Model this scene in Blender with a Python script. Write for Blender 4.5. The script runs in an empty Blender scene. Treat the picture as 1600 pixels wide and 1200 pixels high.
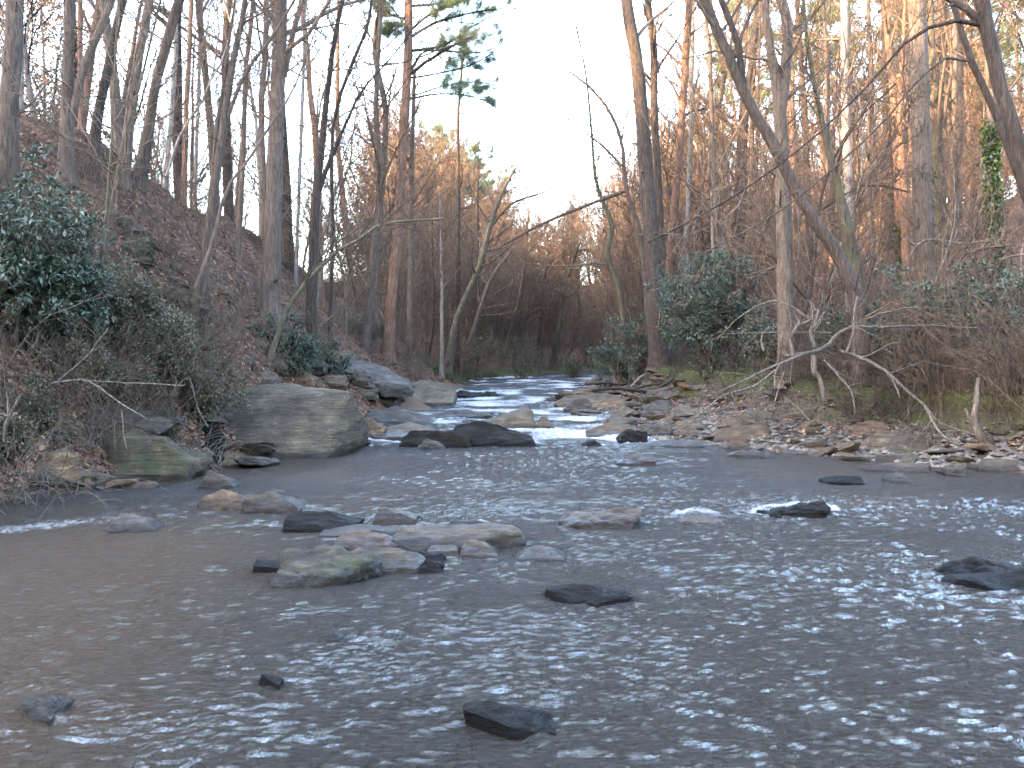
import bpy, bmesh, math
import numpy as np
from mathutils import Vector, noise as mnoise

C = bpy.context.scene.collection
SC = bpy.context.scene
F = 1570.0; PITCH = math.atan(40 / F); CAMZ = 1.5

# ------------------------------------------------------------------ camera, sky, sun, exposure
cd = bpy.data.cameras.new('camera'); cam = bpy.data.objects.new('camera', cd); C.objects.link(cam)
cd.sensor_width = 36; cd.lens = 36 * F / 1600; cd.clip_end = 1500; cd.clip_start = 0.05
cam.location = (0, 0, CAMZ); cam.rotation_euler = (math.pi / 2 - PITCH, 0, 0)
SC.camera = cam
SUN_EL = math.radians(16); SDX, SDY = -0.86, -0.51
w = bpy.data.worlds.new('World'); SC.world = w; w.use_nodes = True
nt = w.node_tree; nt.nodes.clear()
sky = nt.nodes.new('ShaderNodeTexSky'); sky.sky_type = 'NISHITA'; sky.sun_disc = False
sky.sun_elevation = SUN_EL; sky.sun_rotation = math.atan2(SDX, SDY)
sky.air_density = 1.0; sky.dust_density = 2.0; sky.ozone_density = 0.9
bg = nt.nodes.new('ShaderNodeBackground'); bg.inputs['Strength'].default_value = 0.15
wo = nt.nodes.new('ShaderNodeOutputWorld')
nt.links.new(sky.outputs[0], bg.inputs[0]); nt.links.new(bg.outputs[0], wo.inputs[0])
sl = bpy.data.lights.new('sun', 'SUN'); sl.energy = 2.0; sl.angle = math.radians(0.5); sl.color = (1, 0.66, 0.34)
so = bpy.data.objects.new('sun', sl); C.objects.link(so)
so.rotation_euler = Vector((SDX * math.cos(SUN_EL), SDY * math.cos(SUN_EL), math.sin(SUN_EL))).to_track_quat('Z', 'Y').to_euler()
vs = SC.view_settings; vs.view_transform = 'Standard'; vs.look = 'None'; vs.gamma = 1; vs.use_curve_mapping = False
vs.exposure = 5.2
vs.use_white_balance = True; vs.white_balance_temperature = 6750; vs.white_balance_tint = 12

# ------------------------------------------------------------------ helpers
rng = np.random.default_rng(7)
_tab = np.random.default_rng(3).random(65536)
def vn(x, y, s=0):
    x = np.asarray(x, float); y = np.asarray(y, float)
    xi = np.floor(x).astype(np.int64); yi = np.floor(y).astype(np.int64)
    fx = x - xi; fy = y - yi; fx = fx * fx * (3 - 2 * fx); fy = fy * fy * (3 - 2 * fy)
    h = lambda a, b: _tab[((a * 73856093) ^ (b * 19349663) ^ (s * 83492791)) & 65535]
    return ((h(xi, yi) * (1 - fx) + h(xi + 1, yi) * fx) * (1 - fy) + (h(xi, yi + 1) * (1 - fx) + h(xi + 1, yi + 1) * fx) * fy) * 2 - 1
def fbm(x, y, o=4, s=0):
    r = 0; a = 1
    for k in range(o):
        r = r + a * vn(x * 2 ** k + 17.3 * k, y * 2 ** k - 9.1 * k, s + k); a *= 0.5
    return r
def sm(a, b, x):
    t = np.clip((x - a) / (b - a), 0, 1); return t * t * (3 - 2 * t)

def zw(x, y):                                     # water level
    y2 = y - 0.10 * x * np.clip((14 - y) / 4, 0, 1)
    return np.interp(y2, [-20, 9.0, 10.0, 16.3, 17.6, 22, 28, 45, 75], [0, 0, .08, .10, .17, .25, .34, .58, .9])
LY = [-30, 5, 9.9, 12, 14.4, 16, 17.5, 21, 28, 39, 45, 50, 60, 75, 100]
LX = [-6, -5.7, -5.2, -4.2, -3.6, -3.0, -2.6, -2.7, -2.1, -2.0, -1.7, 0.5, 4.5, 12, 26]
RY = [-30, 5, 9, 12.4, 14.4, 16, 17, 21, 28, 33, 45, 50, 60, 75, 100]
RX = [7, 7.4, 7.2, 6.3, 4.7, 3.6, 2.3, 2.0, 1.4, 2.6, 3.5, 5, 9, 17, 32]
BY = [-30, 12, 14, 16, 17, 21, 27, 35, 45, 50, 60, 75, 100]
BX = [8, 7.6, 7.0, 6.0, 5.2, 4.6, 3.9, 3.5, 4.2, 6, 10, 18, 33]
xl = lambda y: np.interp(y, LY, LX)
xr = lambda y: np.interp(y, RY, RX)
xb = lambda y: np.interp(y, BY, BX)
def H(x, y):
    x = np.asarray(x, float); y = np.asarray(y, float)
    L = xl(y) + 0.25 * vn(y * 0.8, y * 0 + 3, 5); R = xr(y) + 0.15 * vn(y * 0.9, y * 0 + 8, 6); B = xb(y) + 0.25 * vn(y * .7, y * 0, 9)
    W = zw(np.clip(x, -6, 7), y)
    din = np.minimum(x - L, R - x)
    bed = -0.38 * sm(0, 1.3, din) + 0.07 * fbm(x * 1.3, y * 1.3, 3, 11) * sm(0, .6, din)
    dl = L - x
    k = np.interp(y, [-20, 8, 12, 19, 26, 30, 37, 46, 60], [.9, 1, 1.12, 1.24, 1.04, 1, .8, .34, .25])
    lp = np.interp(dl, [0, .35, 1.2, 5, 8, 14, 40, 110], [0, .22, .9, 4.3, 4.8, 5.0, 6, 9]) * k
    lp = lp + (0.28 * fbm(x * .55, y * .55, 4, 21)) * sm(.3, 2, dl)
    dr = x - R; db = x - B
    wid = np.interp(y, [8, 20, 32, 45, 60], [10, 9, 5, 1.5, 1])
    bar = 0.26 * sm(0, 1, dr / np.maximum(B - R, .3))
    hill = np.clip(db - wid, 0, None)
    rp = bar + 0.62 * sm(0, .55, db) + 0.05 * np.clip(db, 0, 12) + 0.40 * np.minimum(hill, 24) + 0.08 * np.clip(hill - 24, 0, 60)
    rp = rp + 0.10 * fbm(x * .8, y * .8, 3, 31) * sm(.2, 1.2, db) + 0.04 * fbm(x * 3, y * 3, 2, 33) * sm(0, .4, dr)
    h = W + np.where(dl > 0, lp, np.where(dr > 0, rp, bed))
    far = sm(55, 120, y) * 6 + sm(110, 180, y) * 6
    h = h + far * sm(0, 8, np.maximum(dl, dr))
    s = x * SDX + y * SDY
    return h + 26 * sm(22, 66, s)  # unseen ridge on the sun side, added to keep the creek in shade
def at(px, py, Y):
    u = (px - 800) / F; v = (600 - py) / F
    dy = math.cos(PITCH) + v * math.sin(PITCH); dz = -math.sin(PITCH) + v * math.cos(PITCH)
    return np.array([u * Y / dy, Y, CAMZ + dz * Y / dy])
_YS = np.concatenate([np.arange(2, 30, .04), np.arange(30, 120, .2)])
def hit(px, py):                                  # distance at which the sight line through a photo pixel meets ground or water
    u = (px - 800) / F; v = (600 - py) / F
    dy = math.cos(PITCH) + v * math.sin(PITCH); dz = -math.sin(PITCH) + v * math.cos(PITCH)
    X = u * _YS / dy; Z = CAMZ + dz * _YS / dy
    g = np.maximum(H(X, _YS), zw(X, _YS))
    b = np.nonzero(Z < g)[0]
    return float(_YS[b[0]]) if len(b) else 60.0

def tag(o, label=None, cat=None, group=None, kind=None):
    for k, v in (('label', label), ('category', cat), ('group', group), ('kind', kind)):
        if v: o[k] = v
    return o
def mesh(name, V, Fq, smooth=True, attrs=None):
    V = np.asarray(V, np.float32); me = bpy.data.meshes.new(name)
    me.vertices.add(len(V)); me.vertices.foreach_set('co', V.ravel())
    Fs = Fq if isinstance(Fq, list) else [Fq]
    Fs = [np.asarray(f, np.int32) for f in Fs if len(f)]
    loops = np.concatenate([f.ravel() for f in Fs]); tot = np.concatenate([np.full(len(f), f.shape[1], np.int32) for f in Fs])
    st = np.concatenate([[0], np.cumsum(tot)[:-1]]).astype(np.int32)
    me.loops.add(len(loops)); me.loops.foreach_set('vertex_index', loops)
    me.polygons.add(len(tot)); me.polygons.foreach_set('loop_start', st); me.polygons.foreach_set('loop_total', tot)
    me.polygons.foreach_set('use_smooth', np.full(len(tot), smooth))
    me.update(calc_edges=True)
    for k, a in (attrs or {}).items():
        at_ = me.attributes.new(k, 'FLOAT', 'POINT'); at_.data.foreach_set('value', np.asarray(a, np.float32))
    return me
def link(name, me, mat=None, parent=None, loc=None, rotz=0):
    o = bpy.data.objects.new(name, me)
    if mat and me is not None and len(me.materials) == 0: me.materials.append(mat)
    C.objects.link(o)
    if parent: o.parent = parent
    if loc is not None: o.location = tuple(float(v) for v in loc)
    if rotz: o.rotation_euler = (0, 0, rotz)
    return o
def empty(name, loc, label, cat, group=None):
    o = bpy.data.objects.new(name, None); C.objects.link(o); o.location = tuple(float(v) for v in loc)
    o.empty_display_size = .3
    return tag(o, label, cat, group)

# ------------------------------------------------------------------ materials
class N:
    def __init__(s, name):
        s.m = bpy.data.materials.new(name); s.m.use_nodes = True; s.t = s.m.node_tree; s.t.nodes.clear()
        s.out = s.n('OutputMaterial')
    def n(s, k, **kw):
        x = s.t.nodes.new('ShaderNode' + k)
        for a, b in kw.items(): setattr(x, a, b)
        return x
    def l(s, a, b): s.t.links.new(a, b)
    def coord(s, scale=(1, 1, 1), kind='Object', rot=(0, 0, 0)):
        c = s.n('TexCoord'); m = s.n('Mapping'); m.inputs['Scale'].default_value = scale; m.inputs['Rotation'].default_value = rot
        if kind == 'World': g = s.n('NewGeometry'); s.l(g.outputs['Position'], m.inputs[0])
        else: s.l(c.outputs[kind], m.inputs[0])
        return m.outputs[0]
    def noise(s, vec, scale, detail=5, rough=.6, dist=0):
        x = s.n('TexNoise'); x.inputs['Scale'].default_value = scale; x.inputs['Detail'].default_value = detail
        x.inputs['Roughness'].default_value = rough; x.inputs['Distortion'].default_value = dist
        s.l(vec, x.inputs['Vector']); return x.outputs['Fac']
    def ramp(s, fac, stops):
        r = s.n('ValToRGB'); e = r.color_ramp.elements
        while len(e) < len(stops): e.new(.5)
        for i, (p, c) in enumerate(stops):
            e[i].position = p; e[i].color = (c if len(c) == 4 else (*c, 1)) if not isinstance(c, (int, float)) else (c, c, c, 1)
        s.l(fac, r.inputs[0]); return r.outputs[0]
    def mix(s, fac, a, b, mode='MIX'):
        x = s.n('MixRGB', blend_type=mode)
        for i, v in enumerate((fac, a, b)):
            if hasattr(v, 'is_output'): s.l(v, x.inputs[i])
            elif isinstance(v, (int, float)): x.inputs[i].default_value = v if i == 0 else (v, v, v, 1)
            else: x.inputs[i].default_value = (*v, 1)
        return x.outputs[0]
    def math(s, op, a, b=0.0, clamp=False):
        x = s.n('Math', operation=op, use_clamp=clamp)
        for i, v in enumerate((a, b)):
            if hasattr(v, 'is_output'): s.l(v, x.inputs[i])
            else: x.inputs[i].default_value = v
        return x.outputs[0]
    def attr(s, name): a = s.n('Attribute'); a.attribute_name = name; return a.outputs['Fac']
    def rand(s): return s.n('ObjectInfo').outputs['Random']
    def bump(s, h, strength=.5, dist=.02, normal=None):
        b = s.n('Bump'); b.inputs['Strength'].default_value = strength; b.inputs['Distance'].default_value = dist
        s.l(h, b.inputs['Height'])
        if normal is not None: s.l(normal, b.inputs['Normal'])
        return b.outputs[0]
    def princ(s, col, rough=.8, normal=None, spec=.3):
        p = s.n('BsdfPrincipled')
        if hasattr(col, 'is_output'): col = s.mix(1.0, col, .52, 'MULTIPLY'); s.l(col, p.inputs['Base Color'])
        else: p.inputs['Base Color'].default_value = (*col, 1)
        if hasattr(rough, 'is_output'): s.l(rough, p.inputs['Roughness'])
        else: p.inputs['Roughness'].default_value = rough
        p.inputs['Specular IOR Level'].default_value = spec
        if normal is not None: s.l(normal, p.inputs['Normal'])
        return p
    def done(s, sh): s.l(sh.outputs[0] if hasattr(sh, 'outputs') else sh, s.out.inputs[0]); return s.m

def rock_mat(name, c1, c2, c3, moss=0.0, rough=.8, lichen=.2, spec=.25):
    m = N(name); v = m.coord(); vw = m.coord((1, .35, 3.2), rot=(.25, .1, .6))
    a = m.noise(v, 3.6, 9, .72, .4); b = m.noise(vw, 6, 6, .7, .6); c = m.noise(v, 60, 4, .75)
    col = m.ramp(a, [(.33, c1), (.52, c2), (.7, c3)])
    col = m.mix(.75, col, m.ramp(b, [(.3, .45), (.5, 1.0), (.72, 1.25)]), 'MULTIPLY')
    col = m.mix(.8, col, m.ramp(c, [(.38, .5), (.6, 1.25)]), 'MULTIPLY')
    col = m.mix(1.0, col, (.72, .59, .43), 'MULTIPLY')
    r = m.math('ADD', m.math('MULTIPLY', m.rand(), .55), .72)
    col = m.mix(1.0, col, r, 'MULTIPLY')
    li = m.ramp(m.noise(v, 9, 4, .7), [(.62, 0), (.68, 1)])
    col = m.mix(m.math('MULTIPLY', li, lichen), col, (.42, .42, .38))
    if moss:
        g = m.n('NewGeometry'); sx = m.n('SeparateXYZ'); m.l(g.outputs['Normal'], sx.inputs[0])
        mf = m.math('MULTIPLY', m.ramp(m.noise(v, 3, 5, .7), [(.62 - .3 * moss, 0), (.72 - .3 * moss, 1)]), m.math('ADD', sx.outputs[2], .45, True))
        col = m.mix(mf, col, m.mix(m.noise(v, 25), (.022, .026, .009), (.065, .068, .024)))
    v3 = m.coord((.6, 1, 14), rot=(.12, .08, .3)); st = m.noise(v3, 3.2, 6, .75, .8)
    col = m.mix(.8, col, m.ramp(st, [(.38, .38), (.5, 1.0), (.62, 1.5)]), 'MULTIPLY')
    pt = m.noise(v, 1.4, 3, .6, .8); col = m.mix(.7, col, m.ramp(pt, [(.38, .55), (.6, 1.25)]), 'MULTIPLY')
    cr = m.n('TexVoronoi', feature='DISTANCE_TO_EDGE'); cr.inputs['Scale'].default_value = 2.6; vd = m.mix(.12, v, m.n('TexNoise').outputs['Color']); m.l(vd, cr.inputs['Vector'])
    crk = m.ramp(cr.outputs['Distance'], [(0, 0), (.018, 1)]); col = m.mix(.14, col, crk, 'MULTIPLY')
    wet = m.attr('wet')
    wf = m.ramp(m.math('ADD', wet, m.math('MULTIPLY', m.math('SUBTRACT', m.noise(v, 7), .5), .5)), [(.35, 0), (.6, 1)])
    col = m.mix(wf, col, m.mix(1.0, col, (.33, .28, .24), 'MULTIPLY'))
    ro = m.mix(wf, rough, .30 if spec > .2 else .5)
    bh = m.math('ADD', m.math('ADD', m.math('MULTIPLY', crk, .06), m.math('ADD', m.math('MULTIPLY', b, .8), m.math('MULTIPLY', st, .9))), m.math('ADD', m.math('MULTIPLY', a, .7), m.math('MULTIPLY', c, .22)))
    return m.done(m.princ(col, ro, m.bump(bh, 1.0, .055), spec))
MR = {
 'grey': rock_mat('grey_rock', (.075, .068, .058), (.14, .125, .105), (.22, .20, .17)),
 'tan': rock_mat('tan_rock', (.11, .078, .05), (.20, .148, .10), (.33, .26, .18)),
 'dark': rock_mat('dark_wet_rock', (.008, .0065, .0055), (.018, .015, .012), (.05, .041, .033), rough=.65, lichen=.02, spec=.08),
 'brown': rock_mat('brown_rock', (.040, .031, .024), (.085, .068, .052), (.15, .122, .095), rough=.6, lichen=.06),
 'pink': rock_mat('pinkish_rock', (.12, .085, .062), (.19, .138, .105), (.29, .22, .175)),
 'blue': rock_mat('blue_grey_rock', (.085, .088, .10), (.135, .14, .16), (.21, .22, .245)),
 'moss': rock_mat('mossy_rock', (.09, .076, .05), (.16, .135, .09), (.28, .235, .16), moss=.42),
 'cliff': rock_mat('cliff_rock', (.035, .032, .027), (.085, .078, .066), (.17, .16, .145), moss=.45, lichen=.3),
}
def bark_mat(name, c1, c2, moss=None, vscale=9):
    m = N(name); v = m.coord((1, 1, .16)); v2 = m.coord()
    a = m.noise(v, vscale * 3, 6, .7, .5); b = m.noise(v2, 1.1, 4, .6)
    col = m.ramp(a, [(.34, tuple(x * .42 for x in c1)), (.5, c1), (.68, c2)])
    col = m.mix(.7, col, m.ramp(b, [(.3, .62), (.65, 1.15)]), 'MULTIPLY')
    col = m.mix(1.0, col, m.math('ADD', m.math('MULTIPLY', m.rand(), .5), .75), 'MULTIPLY')
    if moss:
        mf = m.ramp(m.noise(v2, 2.2, 5, .7), [(.5, 0), (.62, .75)])
        col = m.mix(mf, col, moss)
    return m.done(m.princ(col, .9, m.bump(a, 1.0, .03), .15))
MB = {
 'grey': bark_mat('grey_brown_bark', (.105, .078, .062), (.175, .133, .107)),
 'red': bark_mat('reddish_pine_bark', (.17, .095, .065), (.27, .165, .12)),
 'pale': bark_mat('pale_bark', (.25, .215, .19), (.38, .335, .30)),
 'moss': bark_mat('mossy_bark', (.095, .078, .055), (.155, .13, .09), moss=(.075, .070, .030)),
 'dark': bark_mat('dark_bark', (.05, .037, .031), (.095, .072, .058)),
 'twig': bark_mat('twig_bark', (.125, .084, .060), (.20, .142, .108), vscale=3),
 'dead': bark_mat('bleached_dead_wood', (.13, .105, .085), (.26, .215, .18)),
}
def leaf_mat(name, ramp, rough=.5, trans=.25, spec=.4):
    m = N(name); g = m.n('NewGeometry'); v = m.coord((1, 1, 1), 'World')
    a = m.attr('tint')
    col = m.ramp(a, ramp)
    col = m.mix(.6, col, m.ramp(m.noise(v, 1.7, 3), [(.35, .6), (.65, 1.25)]), 'MULTIPLY')
    p = m.princ(col, rough, None, spec); t = m.n('BsdfTranslucent'); m.l(col, t.inputs[0])
    mx = m.n('MixShader'); mx.inputs[0].default_value = trans; m.l(p.outputs[0], mx.inputs[1]); m.l(t.outputs[0], mx.inputs[2])
    return m.done(mx)
ML = {
 'rhodo': leaf_mat('glossy_evergreen_leaf', [(0, (.020, .033, .019)), (.5, (.043, .064, .037)), (1, (.10, .125, .082))], .45, .15, .35),
 'privet': leaf_mat('olive_green_leaf', [(0, (.035, .038, .018)), (.5, (.07, .072, .036)), (.75, (.11, .11, .06)), (.86, (.17, .10, .055)), (1, (.26, .14, .08))], .5),
 'litter': leaf_mat('fallen_leaf', [(0, (.04, .018, .010)), (.4, (.115, .052, .028)), (.75, (.20, .095, .052)), (1, (.31, .185, .11))], .7, .1, .2),
 'needle': leaf_mat('pine_needle', [(0, (.045, .07, .03)), (1, (.125, .165, .07))], .5, .3),
 'ivy': leaf_mat('ivy_leaf', [(0, (.03, .06, .015)), (1, (.12, .16, .035))], .4, .2),
 'beech': leaf_mat('dry_orange_leaf', [(0, (.20, .10, .05)), (1, (.42, .24, .12))], .6, .4),
 'grass': leaf_mat('moss_and_grass', [(0, (.022, .028, .008)), (.7, (.06, .066, .020)), (1, (.15, .12, .055))], .7, .2),
}
# ground
m = N('leaf_litter_ground'); v = m.coord((1, 1, 1), 'World')
vo = m.n('TexVoronoi'); vo.inputs['Scale'].default_value = 14; m.l(v, vo.inputs['Vector'])
n1 = m.noise(v, 1.2, 6, .65); n2 = m.noise(v, 30, 4, .7)
lit = m.ramp(vo.outputs['Color'], [(.2, (.065, .032, .019)), (.5, (.125, .064, .040)), (.8, (.20, .11, .070))])
lit = m.mix(.7, lit, m.ramp(n1, [(.3, .55), (.65, 1.15)]), 'MULTIPLY')
gv = m.n('TexVoronoi'); gv.inputs['Scale'].default_value = 22; m.l(v, gv.inputs['Vector'])
grav = m.mix(.6, m.ramp(gv.outputs['Color'], [(.15, (.03, .024, .018)), (.5, (.065, .05, .038)), (.85, (.13, .105, .085))]), m.ramp(n1, [(.3, .6), (.65, 1.1)]), 'MULTIPLY')
bed = m.mix(n1, (.085, .050, .026), (.20, .125, .07))
bed = m.mix(m.ramp(gv.outputs['Distance'], [(.15, .8), (.4, 0)]), bed, grav)
mossc = m.mix(n2, (.028, .034, .010), (.085, .095, .024))
col = m.mix(m.ramp(m.math('ADD', m.attr('moss'), m.math('MULTIPLY', m.math('SUBTRACT', n1, .5), .9)), [(.4, 0), (.6, 1)]), lit, mossc)
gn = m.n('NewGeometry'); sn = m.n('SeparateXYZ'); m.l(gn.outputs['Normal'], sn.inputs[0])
col = m.mix(m.ramp(m.math('ADD', sn.outputs[2], m.math('MULTIPLY', m.math('SUBTRACT', n1, .5), .35)), [(.50, 1), (.68, 0)]), col, m.mix(n2, (.018, .013, .009), (.085, .062, .045)))  # steep faces turn dark soil, painting in the shadow of the undercut bank
col = m.mix(m.attr('gravel'), col, grav); col = m.mix(m.attr('bed'), col, bed)
hb = m.math('ADD', m.math('MULTIPLY', vo.outputs['Distance'], 1.2), n2)
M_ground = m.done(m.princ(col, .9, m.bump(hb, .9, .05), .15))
# water
m = N('creek_water'); v = m.coord((.8, 1.25, 1), 'World')
calm = m.attr('calm')
b1 = m.noise(v, 26, 5, .70, 1.0); b2 = m.noise(v, 75, 3, .6, .6)
hh = m.math('ADD', m.math('MULTIPLY', b1, 1.0), m.math('MULTIPLY', b2, .42))
bs = m.n('Bump'); bs.inputs['Distance'].default_value = .06; m.l(hh, bs.inputs['Height'])
m.l(m.math('SUBTRACT', 1.0, m.math('MULTIPLY', calm, .35)), bs.inputs['Strength'])
fr = m.n('Fresnel'); fr.inputs['IOR'].default_value = 1.43; m.l(bs.outputs[0], fr.inputs['Normal'])
tr = m.n('BsdfTransparent'); tr.inputs[0].default_value = (.62, .46, .28, 1)
df = m.n('BsdfDiffuse'); m.l(m.mix(m.attr('brown'), (.0030, .0021, .0014), (.0170, .0088, .0030)), df.inputs[0])
m1 = m.n('MixShader'); m1.inputs[0].default_value = .93; m.l(tr.outputs[0], m1.inputs[1]); m.l(df.outputs[0], m1.inputs[2])
g1 = m.n('BsdfGlossy'); g1.inputs['Roughness'].default_value = .05; m.l(bs.outputs[0], g1.inputs['Normal'])
g2_ = m.n('BsdfGlossy'); g2_.inputs['Roughness'].default_value = .22; m.l(bs.outputs[0], g2_.inputs['Normal'])
gl = m.n('MixShader'); gl.inputs[0].default_value = .32; m.l(g1.outputs[0], gl.inputs[1]); m.l(g2_.outputs[0], gl.inputs[2])
m2 = m.n('MixShader'); m.l(fr.outputs[0], m2.inputs[0]); m.l(m1.outputs[0], m2.inputs[1]); m.l(gl.outputs[0], m2.inputs[2])
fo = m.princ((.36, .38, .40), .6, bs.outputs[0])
ff = m.ramp(m.math('ADD', m.math('MULTIPLY', m.attr('foam_sheen'), .62), m.math('MULTIPLY', m.noise(m.coord((1, .6, 1), 'World'), 11, 6, .75, 1.5), .6)), [(.66, 0), (.9, .75)])
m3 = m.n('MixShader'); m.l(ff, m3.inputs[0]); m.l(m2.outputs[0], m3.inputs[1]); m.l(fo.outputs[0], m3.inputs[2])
M_water = m.done(m3)

# ------------------------------------------------------------------ the ground and the creek
def axis(lo, a, b, hi, step, grow=1.12):
    c = list(np.arange(a, b, step)); s = step; p = a; L = []
    while p > lo: s = min(s * grow, 7); p -= s; L.append(p)
    s = step; p = c[-1]; Rr = []
    while p < hi: s = min(s * grow, 7); p += s; Rr.append(p)
    return np.array(L[::-1] + c + Rr)
gx = axis(-150, -11, 13, 170, .13); gy = axis(-130, 3, 46, 260, .17)
GX, GY = np.meshgrid(gx, gy); GZ = H(GX, GY)
def gridfaces(nr, nc):
    i = np.arange(nr * nc).reshape(nr, nc)
    return np.stack([i[:-1, :-1], i[:-1, 1:], i[1:, 1:], i[1:, :-1]], -1).reshape(-1, 4)
Lb = xl(GY); Rb = xr(GY); Bb = xb(GY)
bedA = sm(.25, -.1, np.maximum(Lb - GX, GX - Rb))
grA = sm(0, .2, GX - Rb) * sm(.25, -.1, GX - Bb)
mossA = np.exp(-((GX - Bb - 1.5) / 2.2) ** 2) * 1.0 * (GY < 60) + np.exp(-((Lb - GX - .9) / .9) ** 2) * (.42 + .45 * sm(30, 42, GY))
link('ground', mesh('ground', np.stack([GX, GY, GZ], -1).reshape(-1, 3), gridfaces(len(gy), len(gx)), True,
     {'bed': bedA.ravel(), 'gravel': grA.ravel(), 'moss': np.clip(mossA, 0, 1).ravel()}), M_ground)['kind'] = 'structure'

# ------------------------------------------------------------------ rocks
def hull_rock(P3, seg, amp, seed, name='rock', ridges=1.0):
    bm = bmesh.new()
    for p in P3: bm.verts.new(p)
    r = bmesh.ops.convex_hull(bm, input=bm.verts)
    dead = list({g for g in r['geom_interior'] + r['geom_unused'] if isinstance(g, bmesh.types.BMVert)})
    bmesh.ops.delete(bm, geom=[v for v in dead if v.is_valid], context='VERTS')
    bm.normal_update()
    sz = max((max(v.co[i] for v in bm.verts) - min(v.co[i] for v in bm.verts)) for i in range(3))
    bmesh.ops.bevel(bm, geom=list(bm.edges), offset=sz * .010, segments=1, affect='EDGES', clamp_overlap=True)
    for _ in range(9):
        es = [e for e in bm.edges if e.calc_length() > seg]
        if not es or len(bm.verts) > 3600: break
        bmesh.ops.subdivide_edges(bm, edges=es, cuts=1); bmesh.ops.triangulate(bm, faces=[f for f in bm.faces if len(f.verts) > 3])
    tlt = _tab[seed * 13] * .7 - .35; nl = 9 + 6 * _tab[seed * 17]
    bm.normal_update(); off = Vector((seed * 3.17, seed * 1.3, seed * .7))
    for v in bm.verts:
        q = v.co / sz
        n1 = mnoise.fractal(q * 2.2 + off, .9, 2.1, 4)
        n2 = mnoise.ridged_multi_fractal(Vector((q.x * 3, q.y * 3, q.z * 11)) + off, 1, 2.1, 3, 1, 2) - 1.1
        n3 = mnoise.noise(q * 16 + off)
        vd = mnoise.voronoi(Vector((q.x * 3.2, q.y * 3.2, q.z * 4.5)) + off)[0]; v.co += v.normal * sz * amp * 1.7 * (min(vd[1] - vd[0], .5) - .22)
        vd = mnoise.voronoi(Vector((q.x * 8, q.y * 8, q.z * 10)) + off)[0]; v.co += v.normal * sz * amp * .5 * (min(vd[1] - vd[0], .5) - .22)
        lay = (q.z * 1.0 + q.x * tlt) * nl + n1 * .7; k0 = math.floor(lay); fr = min(1, max(0, (lay - k0 - .78) / .22))
        h0 = _tab[(k0 * 7919 + seed * 31) & 65535]; h1 = _tab[((k0 + 1) * 7919 + seed * 31) & 65535]
        v.co += v.normal * sz * amp * 1.5 * ((h0 * (1 - fr) + h1 * fr) - .5) * max(0, 1 - abs(v.normal.z) * .8)
        v.co += v.normal * sz * amp * (n1 * .9 + n2 * .55 * ridges + n3 * .22)
    me = bpy.data.meshes.new(name); bm.to_mesh(me); bm.free()
    me.polygons.foreach_set('use_smooth', np.ones(len(me.polygons), bool)); me.set_sharp_from_angle(angle=math.radians(38))
    return me
_rs = [0]; WETR = []
def rock(name, label, cat, mat, base, D, pts, amp=.030, Y=None, sink=.25, wet=True, group=None):
    _rs[0] += 1; mx = sum(p[0] for p in pts) / len(pts)
    Y0 = Y if Y else hit(mx, base)
    P3 = []; bz = at(mx, base, Y0)[2]
    for p in pts:
        dy = p[2] * D if len(p) > 2 else (0.0 if abs(p[1] - base) < 5 else D * .45)
        q = at(p[0], p[1], Y0 + dy); P3.append(q)
        if p[1] > base - 5: P3.append(q + [(p[0] - mx) * Y0 / F * .12, -.10 if wet else .02, -sink * (.7 if wet else 1)])
        P3.append([q[0], Y0 + max(dy, D * .5) + D * .4, bz + (q[2] - bz) * .55]); P3.append([q[0] * .72 + .28 * (mx - 800) * Y0 / F, Y0 + D, bz - sink])
    P3 = np.array(P3) + [0, 0, (-.03 if 'submerged' in label else .022) if wet else 0]; org = np.array([P3[:, 0].mean(), Y0 + D * .5, bz])
    sz = (P3.max(0) - P3.min(0)).max()
    me = hull_rock([Vector(p - org) for p in P3], max(.022, sz / 30), amp, _rs[0], name)
    if wet:
        if Y0 < 24: WETR.append((org[0], org[1], (P3[:, 0].max() - P3[:, 0].min()) * .5, D * .55))
        co = np.zeros(len(me.vertices) * 3, np.float32); me.vertices.foreach_get('co', co); co = co.reshape(-1, 3) + org
        a = me.attributes.new('wet', 'FLOAT', 'POINT'); a.data.foreach_set('value', (1 - (co[:, 2] - zw(co[:, 0], co[:, 1])) / .14).clip(0, 1).astype(np.float32))
    return tag(link(name, me, MR[mat], loc=org), label, cat, group)
R = rock
# left bank
R('boulder', 'huge flat-topped grey-brown boulder with a dark undercut end by the left bank', 'boulder', 'grey', 717, 1.9,
  [(345, 717, 0), (500, 719, 0), (347, 640, .4), (366, 604, .72), (440, 599, .8), (547, 613, .42), (567, 648, .5), (563, 690, .55), (517, 714, .2)], .012)
R('boulder', 'mossy boulder with a pale bottom edge in the water at the left bank', 'boulder', 'moss', 744, .8,
  [(172, 742, 0), (285, 742, 0), (297, 722, .1), (240, 676, .5), (180, 650, .7), (105, 652, .75), (120, 690, .5), (60, 690, .8)], .03)
R('flat_rock', 'long grey slab lying on top of the mossy boulder', 'rock slab', 'grey', 660, 1.3,
  [(100, 655, .1), (190, 664, 0), (238, 668, 0), (247, 660, .1), (180, 628, .6), (110, 606, .8), (40, 612, .8), (60, 640, .4)], .02, Y=12.15, sink=.1, wet=False)
R('boulder', 'triangular tan boulder leaning out of the water at lower left bank', 'boulder', 'tan', 767, .5,
  [(35, 765, 0), (90, 768, 0), (128, 745, .2), (102, 700, .6), (45, 725, .6), (15, 745, .5)], .03)
R('rock', 'small grey rock in the water right of the triangular tan boulder', 'rock', 'grey', 762, .5, [(128, 760), (166, 760), (163, 743, .4), (130, 736, .6)])
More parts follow.
